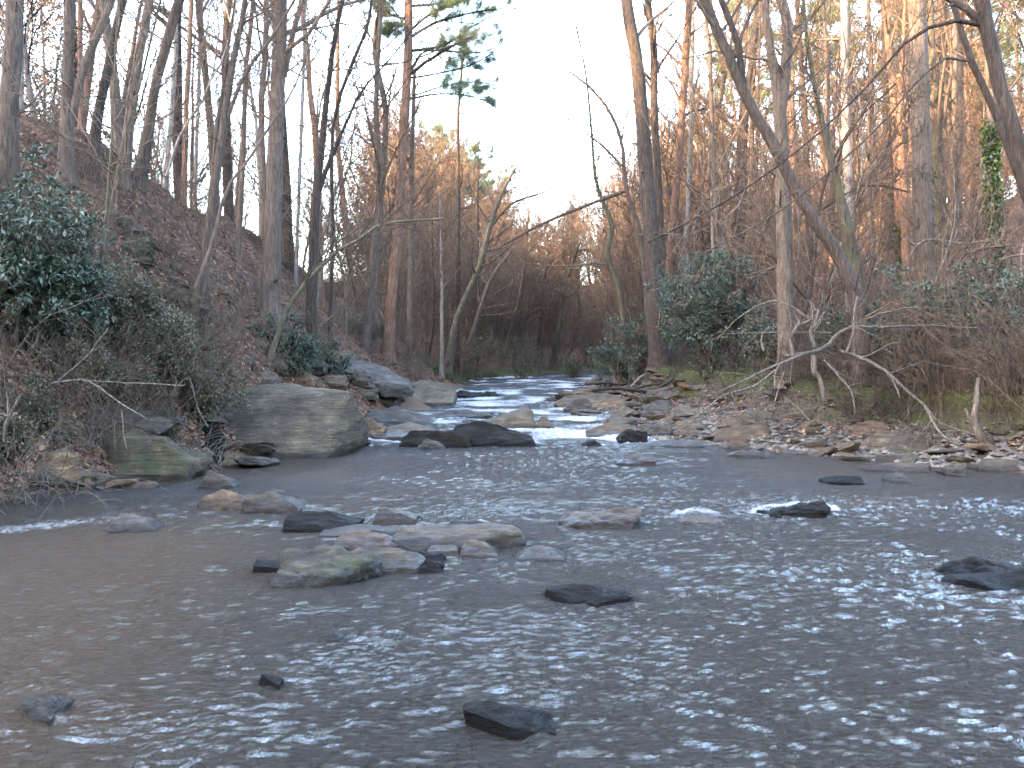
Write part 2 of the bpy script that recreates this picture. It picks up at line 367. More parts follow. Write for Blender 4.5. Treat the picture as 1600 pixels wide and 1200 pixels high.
R('rock', 'small squarish rock at the foot of the triangular tan boulder', 'rock', 'tan', 768, .3, [(120, 768), (141, 766), (138, 750, .5), (122, 752, .5)])
R('rock', 'rounded brown rock half under a log at the lower left bank', 'rock', 'brown', 768, .5, [(22, 766), (58, 768), (55, 748, .5), (30, 745, .6)])
R('rock', 'dark block in the gap beside the huge flat-topped boulder', 'rock', 'dark', 716, .7, [(310, 714), (343, 716), (344, 668, .5), (325, 655, .7), (308, 672, .5)])
R('rock', 'grey rock with a flat face left of the dark block', 'rock', 'brown', 690, .6, [(283, 688), (312, 690), (316, 660, .5), (292, 652, .7)])
R('rock', 'low blue-grey rock at the water between mossy boulder and dark block', 'rock', 'blue', 712, .5, [(288, 710), (330, 712), (322, 697, .5), (296, 694, .5)])
R('outcrop', 'dark mossy rock outcrop high on the left slope', 'rock outcrop', 'cliff', 402, .9, [(160, 402), (228, 400, 0), (233, 372, .2), (208, 342, .4), (178, 334, .5), (158, 350, .4)], .085, wet=False)
R('outcrop', 'grey weathered rock face on the left slope under the vines', 'rock outcrop', 'cliff', 545, 1.0, [(265, 545), (325, 540, 0), (322, 480, .25), (300, 440, .4), (262, 425, .5), (235, 470, .3)], .08, wet=False)
R('outcrop', 'pale lichen-covered rock showing among the left bank greenery', 'rock outcrop', 'cliff', 500, .9, [(168, 500), (212, 498), (215, 462, .4), (190, 448, .5), (165, 468, .4)], .08, wet=False)
R('flat_rock', 'flat mossy ledge below the dark outcrop on left slope', 'rock slab', 'cliff', 425, 1.0, [(205, 425), (270, 430), (268, 410, .4), (225, 404, .6)], .03, wet=False)
lr = np.random.default_rng(5)
led = [(350, 598, 60, 14), (392, 588, 70, 14), (415, 570, 60, 13), (450, 592, 75, 12), (470, 575, 70, 15), (505, 600, 70, 16), (520, 580, 60, 14), (545, 598, 60, 18),
       (440, 548, 50, 12), (370, 560, 50, 14), (485, 556, 56, 12), (560, 615, 55, 16), (590, 628, 60, 15), (330, 575, 44, 14), (605, 612, 50, 12), (395, 535, 44, 13),
       (530, 558, 46, 11), (575, 585, 50, 13), (352, 525, 40, 12), (420, 520, 40, 9), (300, 560, 46, 16), (285, 520, 40, 15), (310, 490, 44, 16), (335, 460, 40, 14), (262, 470, 44, 18), (240, 440, 46, 16), (300, 440, 36, 13), (380, 500, 44, 12), (360, 475, 36, 11), (270, 600, 50, 18), (215, 560, 46, 18), (450, 500, 40, 10)]
for i, (cx, by, wd, ht) in enumerate(led):
    a = lr.uniform(-.1, .28)
    R('ledge_rock', 'thin layered %s ledge rock in the left bank, %s' % (['tan', 'grey', 'brown', 'tan', 'mossy dark'][i % 5], 'low behind the huge boulder' if by > 565 and cx < 530 else 'low near the rounded boulder' if by > 565 else 'under the weathered rock face' if cx < 330 else 'halfway up the slope'), 'rock', ['tan', 'grey', 'brown', 'tan', 'cliff'][i % 5], by, .7,
      [(cx - wd / 2, by - 2, .1), (cx + wd / 2, by + a * 30, 0), (cx + wd * .45, by - ht + a * 34, .5), (cx - wd * .35, by - ht - a * 14, .6)], .04, sink=.15, wet=False, group='layered ledge rocks in the left bank')
R('flat_rock', 'blue-topped slab with a dark underside sloping down the left bank', 'rock slab', 'blue', 600, 1.3, [(560, 585, 0), (600, 604, 0), (640, 604, .1), (632, 592, .5), (598, 571, .7), (548, 560, .8), (545, 572, .3)], .02, Y=22, wet=False)
R('boulder', 'large smooth rounded boulder at the left edge of the far riffle', 'boulder', 'grey', 634, 1.6, [(625, 630), (672, 635), (705, 630), (713, 613, .4), (700, 601, .6), (660, 594, .7), (632, 602, .6)], .014)
R('boulder', 'tan knobbly rock against the right end of the huge boulder', 'boulder', 'tan', 686, .7, [(556, 686), (600, 685), (603, 672, .4), (575, 650, .6), (562, 655, .5)], .04)
R('boulder', 'flat-sided grey rock between rounded boulder and huge boulder', 'boulder', 'brown', 662, 1.0, [(570, 660), (645, 661), (640, 645, .5), (622, 637, .6), (576, 643, .7)], .02)
R('flat_rock', 'low pale slab reaching right from the flat-sided grey rock', 'rock slab', 'grey', 660, .8, [(636, 660), (680, 659), (672, 650, .5), (640, 645, .6)], .015)
R('flat_rock', 'broad flat grey slab awash above the black twin boulders', 'rock slab', 'grey', 686, 1.2, [(590, 686), (682, 684), (668, 668, .6), (640, 661, .8), (612, 668, .6)], .012)
R('flat_rock', 'narrow wet ledge crossing the middle riffle', 'rock slab', 'brown', 655, .5, [(662, 654), (768, 652), (760, 644, .5), (712, 641, .6), (672, 648, .5)], .02)
R('flat_rock', 'thin dark slab in the far riffle right of rounded boulder', 'rock slab', 'dark', 621, .6, [(712, 619), (760, 621), (752, 613, .5), (718, 611, .5)], .03)
R('rock', 'dark oval rock in the far riffle', 'rock', 'dark', 621, .5, [(752, 620), (780, 619), (774, 613, .5), (758, 612, .5)], .03)
# middle of the stream
R('boulder', 'long black wedge boulder, larger of the twins in mid-stream', 'boulder', 'dark', 698, 1.0, [(702, 697), (834, 694, 0), (833, 682, .25), (776, 664, .5), (745, 661, .6), (712, 666, .5), (703, 680, .2)], .018)
R('boulder', 'low black hump boulder, left of the twins in mid-stream', 'boulder', 'dark', 700, .7, [(625, 698, 0), (732, 697, 0), (733, 684, .2), (690, 678, .4), (662, 671, .5), (640, 674, .4), (626, 688, .2)], .03)
R('rock', 'small pale rock in front of the low black hump boulder', 'rock', 'brown', 703, .35, [(652, 702), (695, 703), (685, 692, .5), (668, 688, .5)])
R('boulder', 'tilted grey slab boulder with a dark end behind the twins', 'boulder', 'grey', 671, .9, [(752, 667, .2), (800, 671, 0), (833, 671, 0), (833, 644, .3), (825, 637, .6), (790, 646, .7), (755, 659, .7)], .014)
R('rock', 'small grey pyramid rock beside the tilted slab boulder', 'rock', 'grey', 671, .5, [(832, 670), (867, 671), (848, 650, .45), (855, 653, .5)], .02)
R('rock', 'long low brown rock alone in the right of the middle pool', 'rock', 'brown', 727, .5, [(965, 726), (1026, 723), (1020, 713, .5), (985, 714, .5)], .03)
R('rock', 'small dark rock in the white water left of the gravel bar', 'rock', 'dark', 699, .35, [(912, 699), (940, 698), (928, 689, .4), (918, 691, .4)])
# the near riffle
R('rock', 'small brown pyramid rock in the left of the pool', 'rock', 'brown', 763, .4, [(311, 763), (366, 763), (356, 750, .3), (326, 737, .4)], .02)
R('rock', 'orange-tan rounded rock at left end of the near riffle', 'rock', 'tan', 797, .5, [(306, 791, .1), (330, 797), (382, 796), (374, 777, .4), (350, 768, .5), (325, 775, .4)], .03)
R('flat_rock', 'dark ridged slab right of the orange-tan rock', 'rock slab', 'brown', 800, .5, [(374, 799), (470, 799), (448, 782, .3), (420, 772, .5), (398, 771, .5), (382, 780, .3)], .035)
R('flat_rock', 'flat grey slab sloping into the water behind the dark ridged slab', 'rock slab', 'grey', 792, .6, [(430, 792), (500, 792), (455, 774, .6), (425, 768, .7)], .015, Y=10.35)
R('rock', 'blue-grey rock standing alone in the left riffle', 'rock', 'blue', 833, .4, [(166, 832), (242, 832), (222, 812, .4), (190, 808, .5), (178, 815, .3)], .03)
R('rock', 'blocky black rock with a flat top in the left half of the riffle', 'rock', 'dark', 831, .55, [(441, 829), (520, 832), (562, 820, .3), (505, 802, .6), (456, 802, .6), (443, 815, .2)], .022)
R('rock', 'thin grey fin of rock behind the riffle', 'rock', 'grey', 816, .35, [(583, 815), (650, 815), (640, 807, .3), (592, 796, .4)], .02)
R('flat_rock', 'long thin wet slab lying flat across the riffle', 'rock slab', 'brown', 838, .4, [(496, 838), (600, 834), (700, 830), (640, 825, .6), (545, 828, .6)], .015)
R('flat_rock', 'short dark wet slab behind the long brown boulder', 'rock slab', 'dark', 827, .3, [(700, 826), (758, 828), (748, 819, .5), (708, 819, .5)], .02)
R('rock', 'pinkish rock behind the cracked grey slab', 'rock', 'pink', 860, .45, [(523, 859), (585, 861), (622, 857), (590, 843, .5), (560, 832, .6), (532, 835, .5)], .028)
R('boulder', 'long brown boulder with a tan broken end in the riffle', 'boulder', 'brown', 862, .6, [(613, 850, .2), (645, 862, 0), (700, 858, 0), (816, 858, .1), (817, 835, .2), (802, 822, .5), (735, 826, .7), (640, 829, .7), (614, 840, .4)], .022)
R('flat_rock', 'little flat tan slab at the foot of the long brown boulder', 'rock slab', 'tan', 866, .2, [(668, 866), (716, 865), (712, 857, .5), (674, 857, .5)], .015)
R('rock', 'pale grey angular rock below the long brown boulder', 'rock', 'grey', 873, .35, [(720, 872), (778, 872), (755, 852, .4), (735, 849, .5), (722, 858, .3)], .025)
R('rock', 'smooth dark domed rock right of the long brown boulder', 'rock', 'brown', 880, .35, [(808, 878), (883, 878), (862, 861, .4), (840, 856, .5), (822, 862, .4)], .012)
R('boulder', 'craggy grey-green boulder at the front of the riffle cluster', 'boulder', 'cliff', 918, .75, [(425, 914), (500, 920), (601, 912), (570, 884, .3), (530, 860, .55), (490, 862, .6), (447, 871, .5)], .04)
R('flat_rock', 'cracked grey slab resting against the craggy boulder', 'rock slab', 'grey', 898, .45, [(560, 890, .1), (605, 898), (650, 894), (664, 882, .3), (622, 860, .6), (558, 861, .6)], .022)
R('rock', 'small black rock at right of the cracked grey slab', 'rock', 'dark', 900, .22, [(655, 898), (690, 900), (690, 885, .4), (668, 880, .5)], .04)
R('rock', 'dark wet rock tucked behind the cracked grey slab', 'rock', 'dark', 884, .25, [(640, 882), (692, 884), (688, 868, .4), (650, 866, .5)], .03)
R('rock', 'small low black rock left of the craggy boulder', 'rock', 'dark', 893, .25, [(396, 890), (450, 893), (432, 882, .5), (400, 880, .5)], .02)
R('boulder', 'reddish-brown whale-backed rock alone in the near water', 'boulder', 'dark', 948, .35, [(850, 934), (890, 948), (930, 947), (992, 937), (932, 919, .5), (872, 918, .5), (853, 925, .3)], .02)
R('boulder', 'rough brown boulder just right of centre on the riffle', 'boulder', 'brown', 828, .55, [(876, 826), (950, 828), (1003, 812, .2), (1005, 796, .5), (955, 796, .6), (912, 806, .5)], .035)
R('rock', 'dark two-humped rock on the riffle toward the right', 'rock', 'dark', 811, .45, [(1196, 810), (1255, 811), (1300, 797, .2), (1284, 784, .5), (1255, 789, .5), (1215, 799, .5)], .04)
R('flat_rock', 'faint pinkish slab barely breaking the riffle surface', 'rock slab', 'pink', 821, .4, [(1065, 819), (1130, 820), (1120, 811, .5), (1080, 810, .5)], .02)
R('rock', 'black humped rock at right edge of the near water', 'rock', 'dark', 908, .35, [(1485, 905), (1560, 904), (1598, 896), (1560, 884, .5), (1515, 877, .5)], .04)
R('flat_rock', 'long dark tilted slab at right edge in front of the humped rock', 'rock slab', 'dark', 926, .4, [(1484, 920), (1560, 928), (1660, 925), (1640, 890, .5), (1560, 902, .5), (1500, 909, .4)], .02)
R('flat_rock', 'dark splintered slab tilting out of the water near the bottom', 'rock slab', 'dark', 1152, .22, [(724, 1116, .3), (790, 1142, 0), (868, 1156, 0), (884, 1152, .3), (820, 1118, .6), (762, 1100, .7)], .022)
R('rock', 'tiny dark leaf-shaped rock near the left foreground', 'rock', 'dark', 1078, .12, [(405, 1073), (436, 1078), (428, 1066, .5), (408, 1060, .5)], .02)
R('rock', 'small round brown rock left of centre foreground', 'rock', 'brown', 1008, .15, [(510, 1005), (537, 1007), (532, 992, .5), (516, 988, .5)], .03)
R('rock', 'tiny rock barely above water beside the small round rock', 'rock', 'brown', 1012, .12, [(580, 1011), (602, 1012), (597, 1004, .5), (585, 1003, .5)], .03)
R('rock', 'pale grey rock at the lower left corner', 'rock', 'grey', 1131, .25, [(32, 1126), (80, 1131), (76, 1104, .4), (52, 1095, .5), (34, 1103, .4)], .03)
R('flat_rock', 'submerged reddish slab just under the water at lower right', 'rock slab', 'pink', 1150, .35, [(1300, 1150), (1425, 1147), (1410, 1136, .5), (1330, 1137, .5)], .02)
# gravel bar heroes
R('flat_rock', 'long pale slab at the upstream tip of the gravel bar', 'rock slab', 'grey', 637, .9, [(858, 637), (915, 634), (960, 622, .4), (955, 615, .7), (885, 620, .6)], .012)
R('rock', 'small upright black rock at the tip of the gravel bar', 'rock', 'dark', 629, .4, [(868, 629), (881, 629), (880, 618, .5), (868, 617, .5)], .03)
R('rock', 'brown rounded rock on the long pale slab end', 'rock', 'brown', 642, .6, [(880, 642), (925, 640), (922, 626, .5), (902, 622, .6)], .03)
R('flat_rock', 'pinkish flat slab behind the stones of the bar tip', 'rock slab', 'pink', 638, .8, [(925, 638), (980, 636), (975, 623, .6), (945, 622, .6)], .015)
R('flat_rock', 'broad tan slab with a black front edge at the water', 'rock slab', 'tan', 683, .8, [(917, 683), (965, 683), (986, 676, .2), (985, 664, .6), (950, 662, .7), (918, 675, .2)], .014)
R('rock', 'dark angular rock right of the broad tan slab', 'rock', 'dark', 692, .5, [(966, 691), (1012, 692), (1010, 677, .4), (980, 671, .5)], .04)
R('rock', 'brown tilted block on the front of the gravel bar', 'rock', 'brown', 682, .5, [(1002, 681), (1048, 680), (1050, 664, .5), (1018, 664, .5)], .03)
R('rock', 'blue-grey rock in the middle of the gravel bar', 'rock', 'blue', 640, .6, [(1008, 639), (1050, 640), (1046, 629, .5), (1030, 626, .6)], .03)
R('rock', 'pointed light grey rock on the bar behind the purple slab', 'rock', 'grey', 680, .4, [(1056, 679), (1090, 680), (1086, 667, .4), (1075, 662, .5)], .03)
R('flat_rock', 'low purple-grey slab along the water at the bar front', 'rock slab', 'blue', 699, .6, [(1003, 699), (1100, 698), (1090, 690, .6), (1035, 688, .6)], .015)
R('flat_rock', 'thick tan slab with a shadowed front on the right of the bar', 'rock slab', 'tan', 692, .8, [(1115, 691), (1200, 690), (1201, 668, .4), (1190, 663, .7), (1128, 671, .5)], .016)
R('rock', 'rounded yellowish rock in the shallows below the thick tan slab', 'rock', 'tan', 704, .35, [(1134, 704), (1176, 704), (1165, 692, .5), (1145, 688, .5)], .03)
R('flat_rock', 'bluish flat stone lying in the shallows', 'rock slab', 'blue', 716, .35, [(1140, 713), (1208, 717), (1200, 707, .5), (1160, 704, .5)], .02)
R('boulder', 'reddish-tan boulder under the fallen branches', 'boulder', 'pink', 680, .6, [(1335, 679), (1392, 680), (1388, 664, .4), (1365, 658, .6), (1338, 662, .5)], .02)
R('boulder', 'grey block boulder beside the reddish-tan boulder', 'boulder', 'grey', 700, .6, [(1362, 698), (1415, 702), (1422, 682, .3), (1410, 674, .6), (1368, 678, .5)], .025)
R('boulder', 'pointed grey boulder at the right water edge', 'boulder', 'grey', 710, .5, [(1398, 708), (1456, 710), (1450, 690, .4), (1428, 678, .5), (1410, 688, .4)], .025)
R('flat_rock', 'sunlit-pale flat slab in the right shallows', 'rock slab', 'pink', 739, .5, [(1357, 736), (1453, 740), (1453, 727, .3), (1400, 725, .7)], .014)
R('flat_rock', 'grey flat slab just behind the pale flat slab', 'rock slab', 'grey', 722, .5, [(1375, 721), (1442, 723), (1430, 711, .6), (1385, 711, .6)], .02)
R('rock', 'small lumpy grey rock near the base of the broken snag', 'rock', 'grey', 744, .35, [(1478, 742), (1512, 744), (1506, 729, .5), (1490, 724, .5)], .04)
R('flat_rock', 'low grey slab under the snag at far right', 'rock slab', 'grey', 738, .5, [(1530, 736), (1594, 738), (1588, 721, .5), (1540, 719, .5)], .02)
R('flat_rock', 'dark wet slab low in the right pool', 'rock slab', 'dark', 757, .4, [(1294, 756), (1352, 758), (1345, 748, .5), (1305, 747, .5)], .02)
R('rock', 'little blue-grey rock right of the dark wet slab', 'rock', 'blue', 755, .3, [(1390, 754), (1425, 756), (1412, 742, .5), (1400, 741, .5)], .03)
R('flat_rock', 'tan slab leaning on pebbles at the right bank foot', 'rock slab', 'pink', 712, .35, [(1300, 712), (1342, 711), (1336, 700, .5), (1318, 699, .5)], .02)

# loose stones of the bar and shallows: shared meshes
tr_ = np.random.default_rng(12); STM = []
for k in range(14):
    mt = ['grey', 'tan', 'brown', 'grey', 'pink', 'brown', 'blue'][k % 7]
    flat = tr_.uniform(.22, .5); P = tr_.normal(size=(16, 3)); P /= np.linalg.norm(P, axis=1)[:, None]
    P = np.sign(P) * np.abs(P) ** .7 * [.5, .38, flat * .36]
    me = hull_rock([Vector(p) for p in P], .11, .03, 100 + k, 'stone'); me.materials.append(MR[mt]); STM.append(me)
placed = []; cnt = 0; tries = 0
while cnt < 290 and tries < 9000:
    tries += 1
    y = 13.2 + 19 * tr_.random() ** 1.4; x = xr(y) - .35 + (xb(y) + .3 - xr(y) + .35) * tr_.random()
    if tr_.random() < .12: y = tr_.uniform(10.5, 18); x = xl(y) - .5 + 1.0 * tr_.random()
    s = .14 + .75 * tr_.random() ** 1.7
    if any((x - a) ** 2 + ((y - b) * .8) ** 2 < ((s + c) * .27) ** 2 for a, b, c in placed): continue
    placed.append((x, y, s)); cnt += 1
    z = max(float(H(x, y)), float(zw(x, y)) - .03)
    o = link('stone', STM[tr_.integers(14)], None, loc=(x, y, z + s * .06)); o.scale = (s, s, s * tr_.uniform(.8, 1.3))
    o.rotation_euler = (tr_.normal() * .16, tr_.normal() * .16, tr_.random() * 6.28)
    left = x < -1; hue = ['grey', 'tan', 'brown', 'grey', 'pinkish', 'brown', 'blue-grey'][[i for i in range(14) if STM[i] == o.data][0] % 7]
    sz_ = 'larger' if s > .3 else 'mid-sized' if s > .18 else 'small'; wh = 'near end' if y < 17 else 'middle' if y < 22 else 'far end'
    tag(o, f'{sz_} loose {hue} stone at the waterline of the left bank' if left else f'{sz_} loose {hue} stone at the {wh} of the right gravel bar', 'stone', 'stones along the left waterline' if left else 'stones of the gravel bar')
# pebbles between them: too many to count
V = []; Fc = []; base = np.array([[1, 0, 0], [.3, .8, .1], [-.8, .6, 0], [-.9, -.5, 0], [.2, -.9, 0], [.1, 0, .6]]); bf = np.array([[0, 1, 5], [1, 2, 5], [2, 3, 5], [3, 4, 5], [4, 0, 5]])
n = 6000; py_ = 12.5 + 22 * tr_.random(n) ** 1.3; px_ = xr(py_) - .3 + (xb(py_) + .2 - xr(py_) + .3) * tr_.random(n); pz = H(px_, py_)
k_ = pz > zw(px_, py_) - .06; px_, py_, pz = px_[k_], py_[k_], pz[k_]; n = len(px_); s = tr_.uniform(.02, .085, n); a = tr_.random(n) * 6.28
B = base[None] * s[:, None, None] * tr_.uniform(.7, 1.2, (n, 1, 3)); X = B[..., 0] * np.cos(a)[:, None] - B[..., 1] * np.sin(a)[:, None]; Yy = B[..., 0] * np.sin(a)[:, None] + B[..., 1] * np.cos(a)[:, None]
V = np.stack([X + px_[:, None], Yy + py_[:, None], B[..., 2] + pz[:, None] + .005], -1).reshape(-1, 3)
Fc = (bf[None] + (np.arange(n) * 6)[:, None, None]).reshape(-1, 3)
M_peb = N('pebbles'); vv = M_peb.coord((1, 1, 1), 'World'); vo = M_peb.n('TexVoronoi'); vo.inputs['Scale'].default_value = 9; M_peb.l(vv, vo.inputs['Vector'])
M_peb = M_peb.done(M_peb.princ(M_peb.ramp(vo.outputs['Color'], [(.2, (.035, .028, .022)), (.5, (.075, .06, .047)), (.8, (.15, .125, .10))]), .8))
tag(link('pebbles', mesh('pebbles', V, Fc, False), M_peb), 'small pebbles and gravel filling the bar between the stones', 'pebbles', None, 'stuff')

# ------------------------------------------------------------------ water
rows = np.concatenate([np.arange(-12, 2.6, .25), np.arange(2.6, 6, .022), np.arange(6, 12, .034), np.arange(12, 22, .06), np.arange(22, 48, .12), np.arange(48, 90, .8)])
tt = np.linspace(-1, 1, 560); tt = .5 + .5 * (.55 * tt + .45 * tt ** 3)
WY = np.repeat(rows[:, None], len(tt), 1); WL = xl(WY) - .8; WR = np.where(WY < 34, np.maximum(xr(WY) + .6, 2.8), xr(WY) + .6)
WX = WL + (WR - WL) * tt[None]
y2 = WY - .10 * WX * np.clip((14 - WY) / 4, 0, 1)
led_ = np.exp(-((y2 - 9.45 - .25 * vn(WX * .9, WX * 0, 40)) / .45) ** 2); rap = sm(16, 17.2, WY) * sm(60, 48, WY); rap2 = np.exp(-((WY - 16.9) / 1.0) ** 2)
calm = np.clip(sm(10.3, 11.2, y2) * sm(16.2, 14.5, WY) * (.15 + .55 * sm(.5, 3.2, np.abs(WX - .3))) + sm(-1.5, -4, WX + .25 * (WY - 4)) * sm(9, 8, WY) * .55, 0, 1)
qx = WX + .25 * fbm(WX * .8, WY * .8, 2, 50); qy = WY + .3 * fbm(WX * .7, WY * .7, 2, 51)
pat = vn(WX * .55 + 4, WY * .28, 80) + .6 * vn(WX * 1.4, WY * .6, 81); calm = np.clip(calm + .25 * sm(.1, .8, pat) * (WY < 16), 0, 1)
big = fbm(qx * 1.1, qy * 1.3, 2, 60); mid = 1 - 2 * np.abs(fbm(qx * 6, qy * 9.5, 2, 61)); sml = fbm(qx * 12, qy * 19, 2, 62)
ampw = .42 + .62 * (1 - calm) + .5 * sm(.2, .9, -pat) + .9 * led_ + .9 * rap
WZ = zw(WX, WY) + ampw * (.014 * big + (.0042 * mid + .0046 * sml) * (1 + .65 * sm(.3, 2.5, WX - .08 * WY) + .9 * sm(10.8, 11.6, WY) * sm(17, 16, WY) * sm(3.2, 1.2, np.abs(WX - .4)))) - .01 * calm
WZ = WZ + .03 * led_ * vn(WX * 1.7, WY * 2.4, 70) + rap * .035 * vn(WX * .9, WY * 1.1, 71)
brown = np.clip(sm(-.6, -2.6, WX + .12 * (WY - 4)) * sm(10, 8, WY) + .6 * sm(11, 12, WY) * sm(16, 14, WY) * sm(1.5, 3, np.abs(WX - .4)) + .25 * sm(.1, .8, pat), 0, 1)
ring = np.zeros_like(WX)
for cx_, cy_, hw_, hd_ in WETR:
    e_ = np.sqrt(((WX - cx_) / (hw_ + .04)) ** 2 + ((WY - cy_) / (hd_ + .05)) ** 2); wd_ = .10 / min(hw_, .5) ; up_ = 1.0 * (WY > cy_) + .55 * (WY <= cy_)
    ring = np.maximum(ring, np.exp(-((e_ - 1.02) / (wd_ * .6)) ** 2) * up_)
    tail = np.exp(-((np.abs(WX - cx_) - hw_ * .9 - .15 * np.clip(cy_ - WY, 0, 3)) / .07) ** 2) * sm(0, .1, cy_ - WY) * sm(1.3, .2, cy_ - WY); WZ = WZ + .006 * tail
WZ = WZ + .007 * ring
foam_sheen = np.clip(.62 * ring * (.55 + .6 * vn(WX * 4, WY * 4, 75)) + led_ * (.42 + .5 * vn(WX * .7, WY * .2, 72)) + rap * (.58 + .5 * vn(WX * 1.5, WY * 1.4, 73)) + rap2 * .35, 0, 1)  # real foam, plus painted white standing in for sky reflection on the rapids
o = link('water', mesh('water', np.stack([WX, WY, WZ], -1).reshape(-1, 3), gridfaces(len(rows), len(tt)), True, {'foam_sheen': foam_sheen.ravel(), 'calm': calm.ravel(), 'brown': brown.ravel()}), M_water)
tag(o, None, None, None, 'structure')

# ------------------------------------------------------------------ growing things
def tubes(P, Rr, s):                              # P (B,n,3), R (B,n) -> verts, quads
    B, n, _ = P.shape
    T = np.gradient(P, axis=1); T /= np.linalg.norm(T, axis=2, keepdims=True) + 1e-9
    ref = np.where(np.abs(T[:, :1, 2:3]) > .9, np.array([[[1., 0, 0]]]), np.array([[[0, 0, 1.]]]))
    U = np.cross(T, ref); U /= np.linalg.norm(U, axis=2, keepdims=True) + 1e-9; W = np.cross(T, U)
    a = np.arange(s) * 2 * np.pi / s
    V = P[:, :, None] + Rr[:, :, None, None] * (U[:, :, None] * np.cos(a)[:, None] + W[:, :, None] * np.sin(a)[:, None])
    i = np.arange(B * n * s).reshape(B, n, s); j = np.roll(i, -1, 2)
    return V.reshape(-1, 3), np.stack([i[:, :-1], j[:, :-1], j[:, 1:], i[:, 1:]], -1).reshape(-1, 4)
def join(parts):
    Vs = []; Fs = []; o = 0
    for V, Fq in parts: Vs.append(V); Fs.append(Fq + o); o += len(V)
    return np.concatenate(Vs), np.concatenate(Fs)
def spawn(P, Rr, K, g, t0, t1, ang, ratio, m=4, wob=.16, up=.08, rr=.5, rmin=.004, rend=.35, Labs=None):
    B, n, _ = P.shape
    t = t0 + (t1 - t0) * (np.arange(K) + g.random((B, K))) / K; t = np.clip(t, 0, .999)
    f = t * (n - 1); i = f.astype(int); f = (f - i)[..., None]; b = np.arange(B)[:, None]
    A = P[b, i]; Bp = P[b, i + 1]; pos = A + (Bp - A) * f; T = Bp - A; T /= np.linalg.norm(T, axis=-1, keepdims=True) + 1e-9
    rad = Rr[b, i] * (1 - f[..., 0]) + Rr[b, i + 1] * f[..., 0]
    Q = g.normal(size=(B, K, 3)); Q -= T * (Q * T).sum(-1, keepdims=True); Q /= np.linalg.norm(Q, axis=-1, keepdims=True)
    an = g.uniform(ang[0], ang[1], (B, K, 1)); d = np.cos(an) * T + np.sin(an) * Q
    Lp = np.linalg.norm(np.diff(P, axis=1), axis=2).sum(1)[:, None] if Labs is None else np.full((B, 1), Labs)
    L = Lp * ratio * g.uniform(.6, 1.25, (B, K)) * (1 - .55 * (t - t0) / max(t1 - t0, .01))
    r0 = np.maximum(rad * rr * g.uniform(.7, 1.1, (B, K)), rmin)
    pts = [pos]
    for _ in range(m - 1):
        d = d + wob * g.normal(size=d.shape) + [0, 0, up]; d /= np.linalg.norm(d, axis=-1, keepdims=True)
        pos = pos + d * (L / (m - 1))[..., None]; pts.append(pos)
    NP = np.stack(pts, 2).reshape(B * K, m, 3); tp = np.linspace(1, rend, m)
    return NP, (r0.reshape(-1, 1) * tp).clip(rmin * .55)
def smooth_path(pts, rad, step=.45, g=None, wob=.0):
    pts = np.array(pts); rad = np.array(rad); s = np.concatenate([[0], np.cumsum(np.linalg.norm(np.diff(pts, axis=0), axis=1))])
    n = max(4, int(s[-1] / step)); q = np.linspace(0, s[-1], n)
    T = np.gradient(pts, s, axis=0); out = np.zeros((n, 3)); i = np.clip(np.searchsorted(s, q, 'right') - 1, 0, len(s) - 2)
    h = (s[i + 1] - s[i]); u = (q - s[i]) / h; u2, u3 = u * u, u * u * u
    out = (2 * u3 - 3 * u2 + 1)[:, None] * pts[i] + ((u3 - 2 * u2 + u) * h)[:, None] * T[i] + (-2 * u3 + 3 * u2)[:, None] * pts[i + 1] + ((u3 - u2) * h)[:, None] * T[i + 1]
    if g is not None and wob: out[1:-1] += g.normal(size=(n - 2, 3)) * wob
    return out, np.interp(q, s, rad)
def leaves(pos, dirs, g, size, per, spread=.1, aspect=.45, droop=.3):
    """diamond leaves around each anchor"""
    n = len(pos) * per; p = np.repeat(pos, per, 0) + g.normal(size=(n, 3)) * spread
    d = np.repeat(dirs, per, 0) * .6 + g.normal(size=(n, 3)); d[:, 2] -= droop; d /= np.linalg.norm(d, axis=1)[:, None]
    u = g.normal(size=(n, 3)); u[:, 2] *= .4; u -= d * (u * d).sum(1)[:, None]; u /= np.linalg.norm(u, axis=1)[:, None]; w_ = np.cross(d, u)
    s = (size * g.uniform(.6, 1.3, n))[:, None]
    V = np.stack([p, p + d * s * .5 + u * s * aspect * .5 + w_ * s * .08, p + d * s, p + d * s * .5 - u * s * aspect * .5 + w_ * s * .08], 1).reshape(-1, 3)
    return V, np.arange(n * 4).reshape(n, 4), np.repeat(g.random(n), 4)
def needles(pos, g, per, size, wid=.006):
    n = len(pos) * per; p = np.repeat(pos, per, 0) + g.normal(size=(n, 3)) * size * .18
    d = g.normal(size=(n, 3)); d[:, 2] += .35; d /= np.linalg.norm(d, axis=1)[:, None]
    u = np.cross(d, g.normal(size=(n, 3))); u /= np.linalg.norm(u, axis=1)[:, None]
    L = (size * g.uniform(.7, 1.2, n))[:, None]
    V = np.stack([p - u * wid, p + u * wid, p + d * L], 1).reshape(-1, 3)
    return V, np.arange(n * 3).reshape(n, 3), np.repeat(g.random(n), 3)
def rough_trunk(P, Rr, s, g):
    V, Fq = tubes(P[None], Rr[None], s)
    n = len(P); a = np.tile(np.arange(s) * 6.283 / s, n); h = np.repeat(np.arange(n), s); c = np.repeat(P, s, 0); se = int(g.integers(999))
    k = 1 + .09 * vn(a * 1.5 + 5, h * .35, se) + .05 * vn(a * 4, h * .9, se + 1)
    return c + (V - c) * k[:, None], Fq

